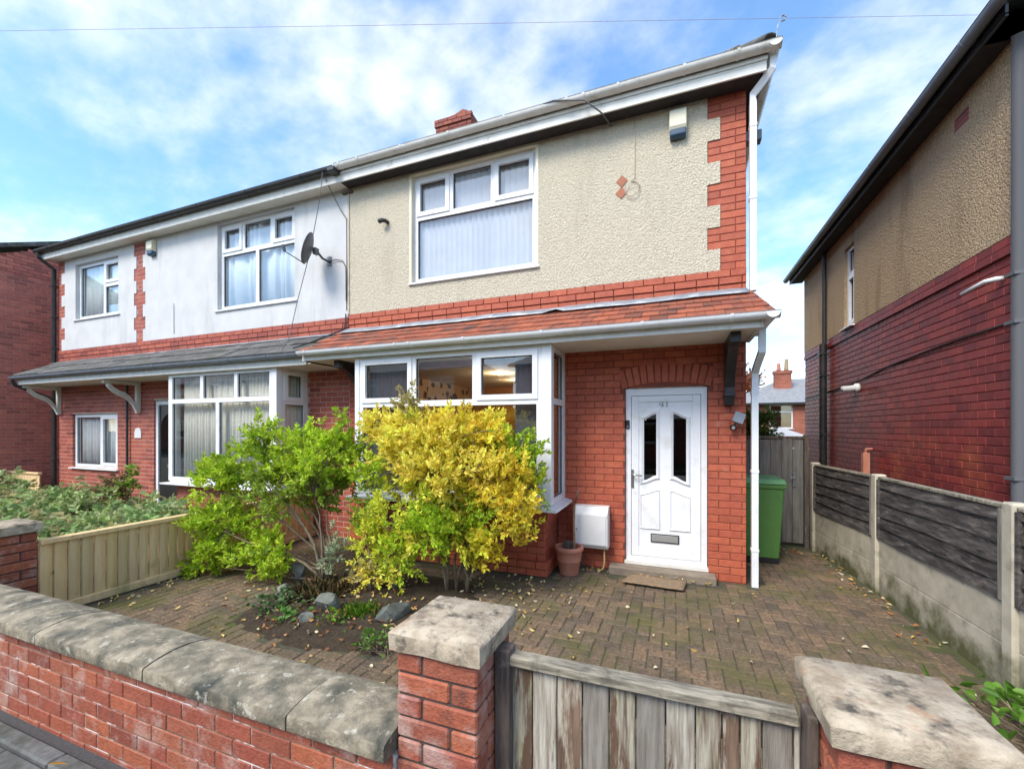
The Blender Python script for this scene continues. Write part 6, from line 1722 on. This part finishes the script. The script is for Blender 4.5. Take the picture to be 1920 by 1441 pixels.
# fallen leaves: litter nobody could count
lx, ly_, lc = [], [], []
def scatter(n, fx, cols):
    for _ in range(n):
        x, y = fx()
        lx.append(x); ly_.append(y); lc.append(np.array(cols[rng.integers(len(cols))]) * rng.uniform(.7, 1.2))
PALE = [(0.66, 0.58, 0.30), (0.62, 0.48, 0.16), (0.70, 0.62, 0.42), (0.55, 0.36, 0.10)]
RUST = [(0.42, 0.17, 0.05), (0.50, 0.26, 0.09), (0.30, 0.12, 0.04), (0.58, 0.40, 0.20)]
scatter(140, lambda: (rng.uniform(-5.3, -1.0), rng.uniform(2.3, 4.5)), PALE)
scatter(80, lambda: (-1.4 + rng.normal() * .45, 4.1 + rng.normal() * .35), PALE)
scatter(24, lambda: (rng.uniform(-1.0, 1.9), rng.uniform(3.0, 5.0)), PALE)
scatter(150, lambda: (-2.9 + rng.normal() * .5, 3.0 + rng.normal() * .3), RUST)
scatter(70, lambda: (-2.6 + rng.normal() * .7, 3.4 + rng.normal() * .4), RUST + PALE)
scatter(60, lambda: (-5.3 + abs(rng.normal()) * .12, rng.uniform(2.3, 4.6)), PALE)
scatter(26, lambda: (rng.uniform(-.5, .45), 5.10 + rng.normal() * .03), PALE)
scatter(60, lambda: (1.86 + rng.normal() * .08, rng.uniform(4.2, 7.0)), RUST + PALE)
scatter(14, lambda: (1.55 + rng.normal() * .10, 3.45 + rng.normal() * .06), RUST + PALE)
scatter(24, lambda: (1.45 + rng.normal() * .18, 6.9 + rng.normal() * .1), RUST)
scatter(16, lambda: (-.95 + rng.normal() * .15, 5.13 + rng.normal() * .03), RUST + PALE)
n = len(lx); lx, ly_ = np.array(lx), np.array(ly_)
z = np.array([0.012 + (0.075 * max(0, 1 - ((a_ + 2.85) ** 2 / 1.2 + (b_ - 3.4) ** 2 / .9)) if in_poly(a_, b_, BED) else 0) + (.035 if -.55 < a_ < .12 and 4.78 < b_ < 5.08 else 0) for a_, b_ in zip(lx, ly_)])
d = unit(np.stack([rng.normal(size=n), rng.normal(size=n), np.abs(rng.normal(size=n)) * .15], axis=1))
stuff(leaves('fallen_leaves', 'leaf_dry', np.stack([lx, ly_, z + rng.random(n) * .008], axis=1), d, rng.uniform(.03, .055, n), rng.uniform(.016, .028, n), np.clip(np.array(lc), .01, .9), curl=.5))
# one big orange leaf on the pavement
p = onZ(105, 1434, GZ + .01)
o = leaves('fallen_leaf', 'leaf_dry', np.array([[p.x - .05, p.y - .01, GZ + .006]]), np.array([[1.0, .25, .05]]), np.array([.12]), np.array([.04]), np.array([[0.62, 0.30, 0.05]]), curl=.3)
tag(o, 'orange fallen leaf on the grey pavement in the lower left corner', 'leaf')

# overhead telephone wire
def cam_pt(px, py, d):
    u = (px - CXP) / F
    return (d * (FW[0] + u * RT[0]), d * (FW[1] + u * RT[1]), CAM_H + d * (HY - py) / F)
o = MB().tube([cam_pt(-500, 66, 8), cam_pt(75, 57, 8), cam_pt(700, 48, 8), cam_pt(1730, 30, 8), cam_pt(2500, 18, 8)], 0.0032, 5).build('telephone_wire', 'cable_sky', None, smooth=True)
tag(o, 'thin overhead telephone wire crossing the sky above the roofs', 'wire')
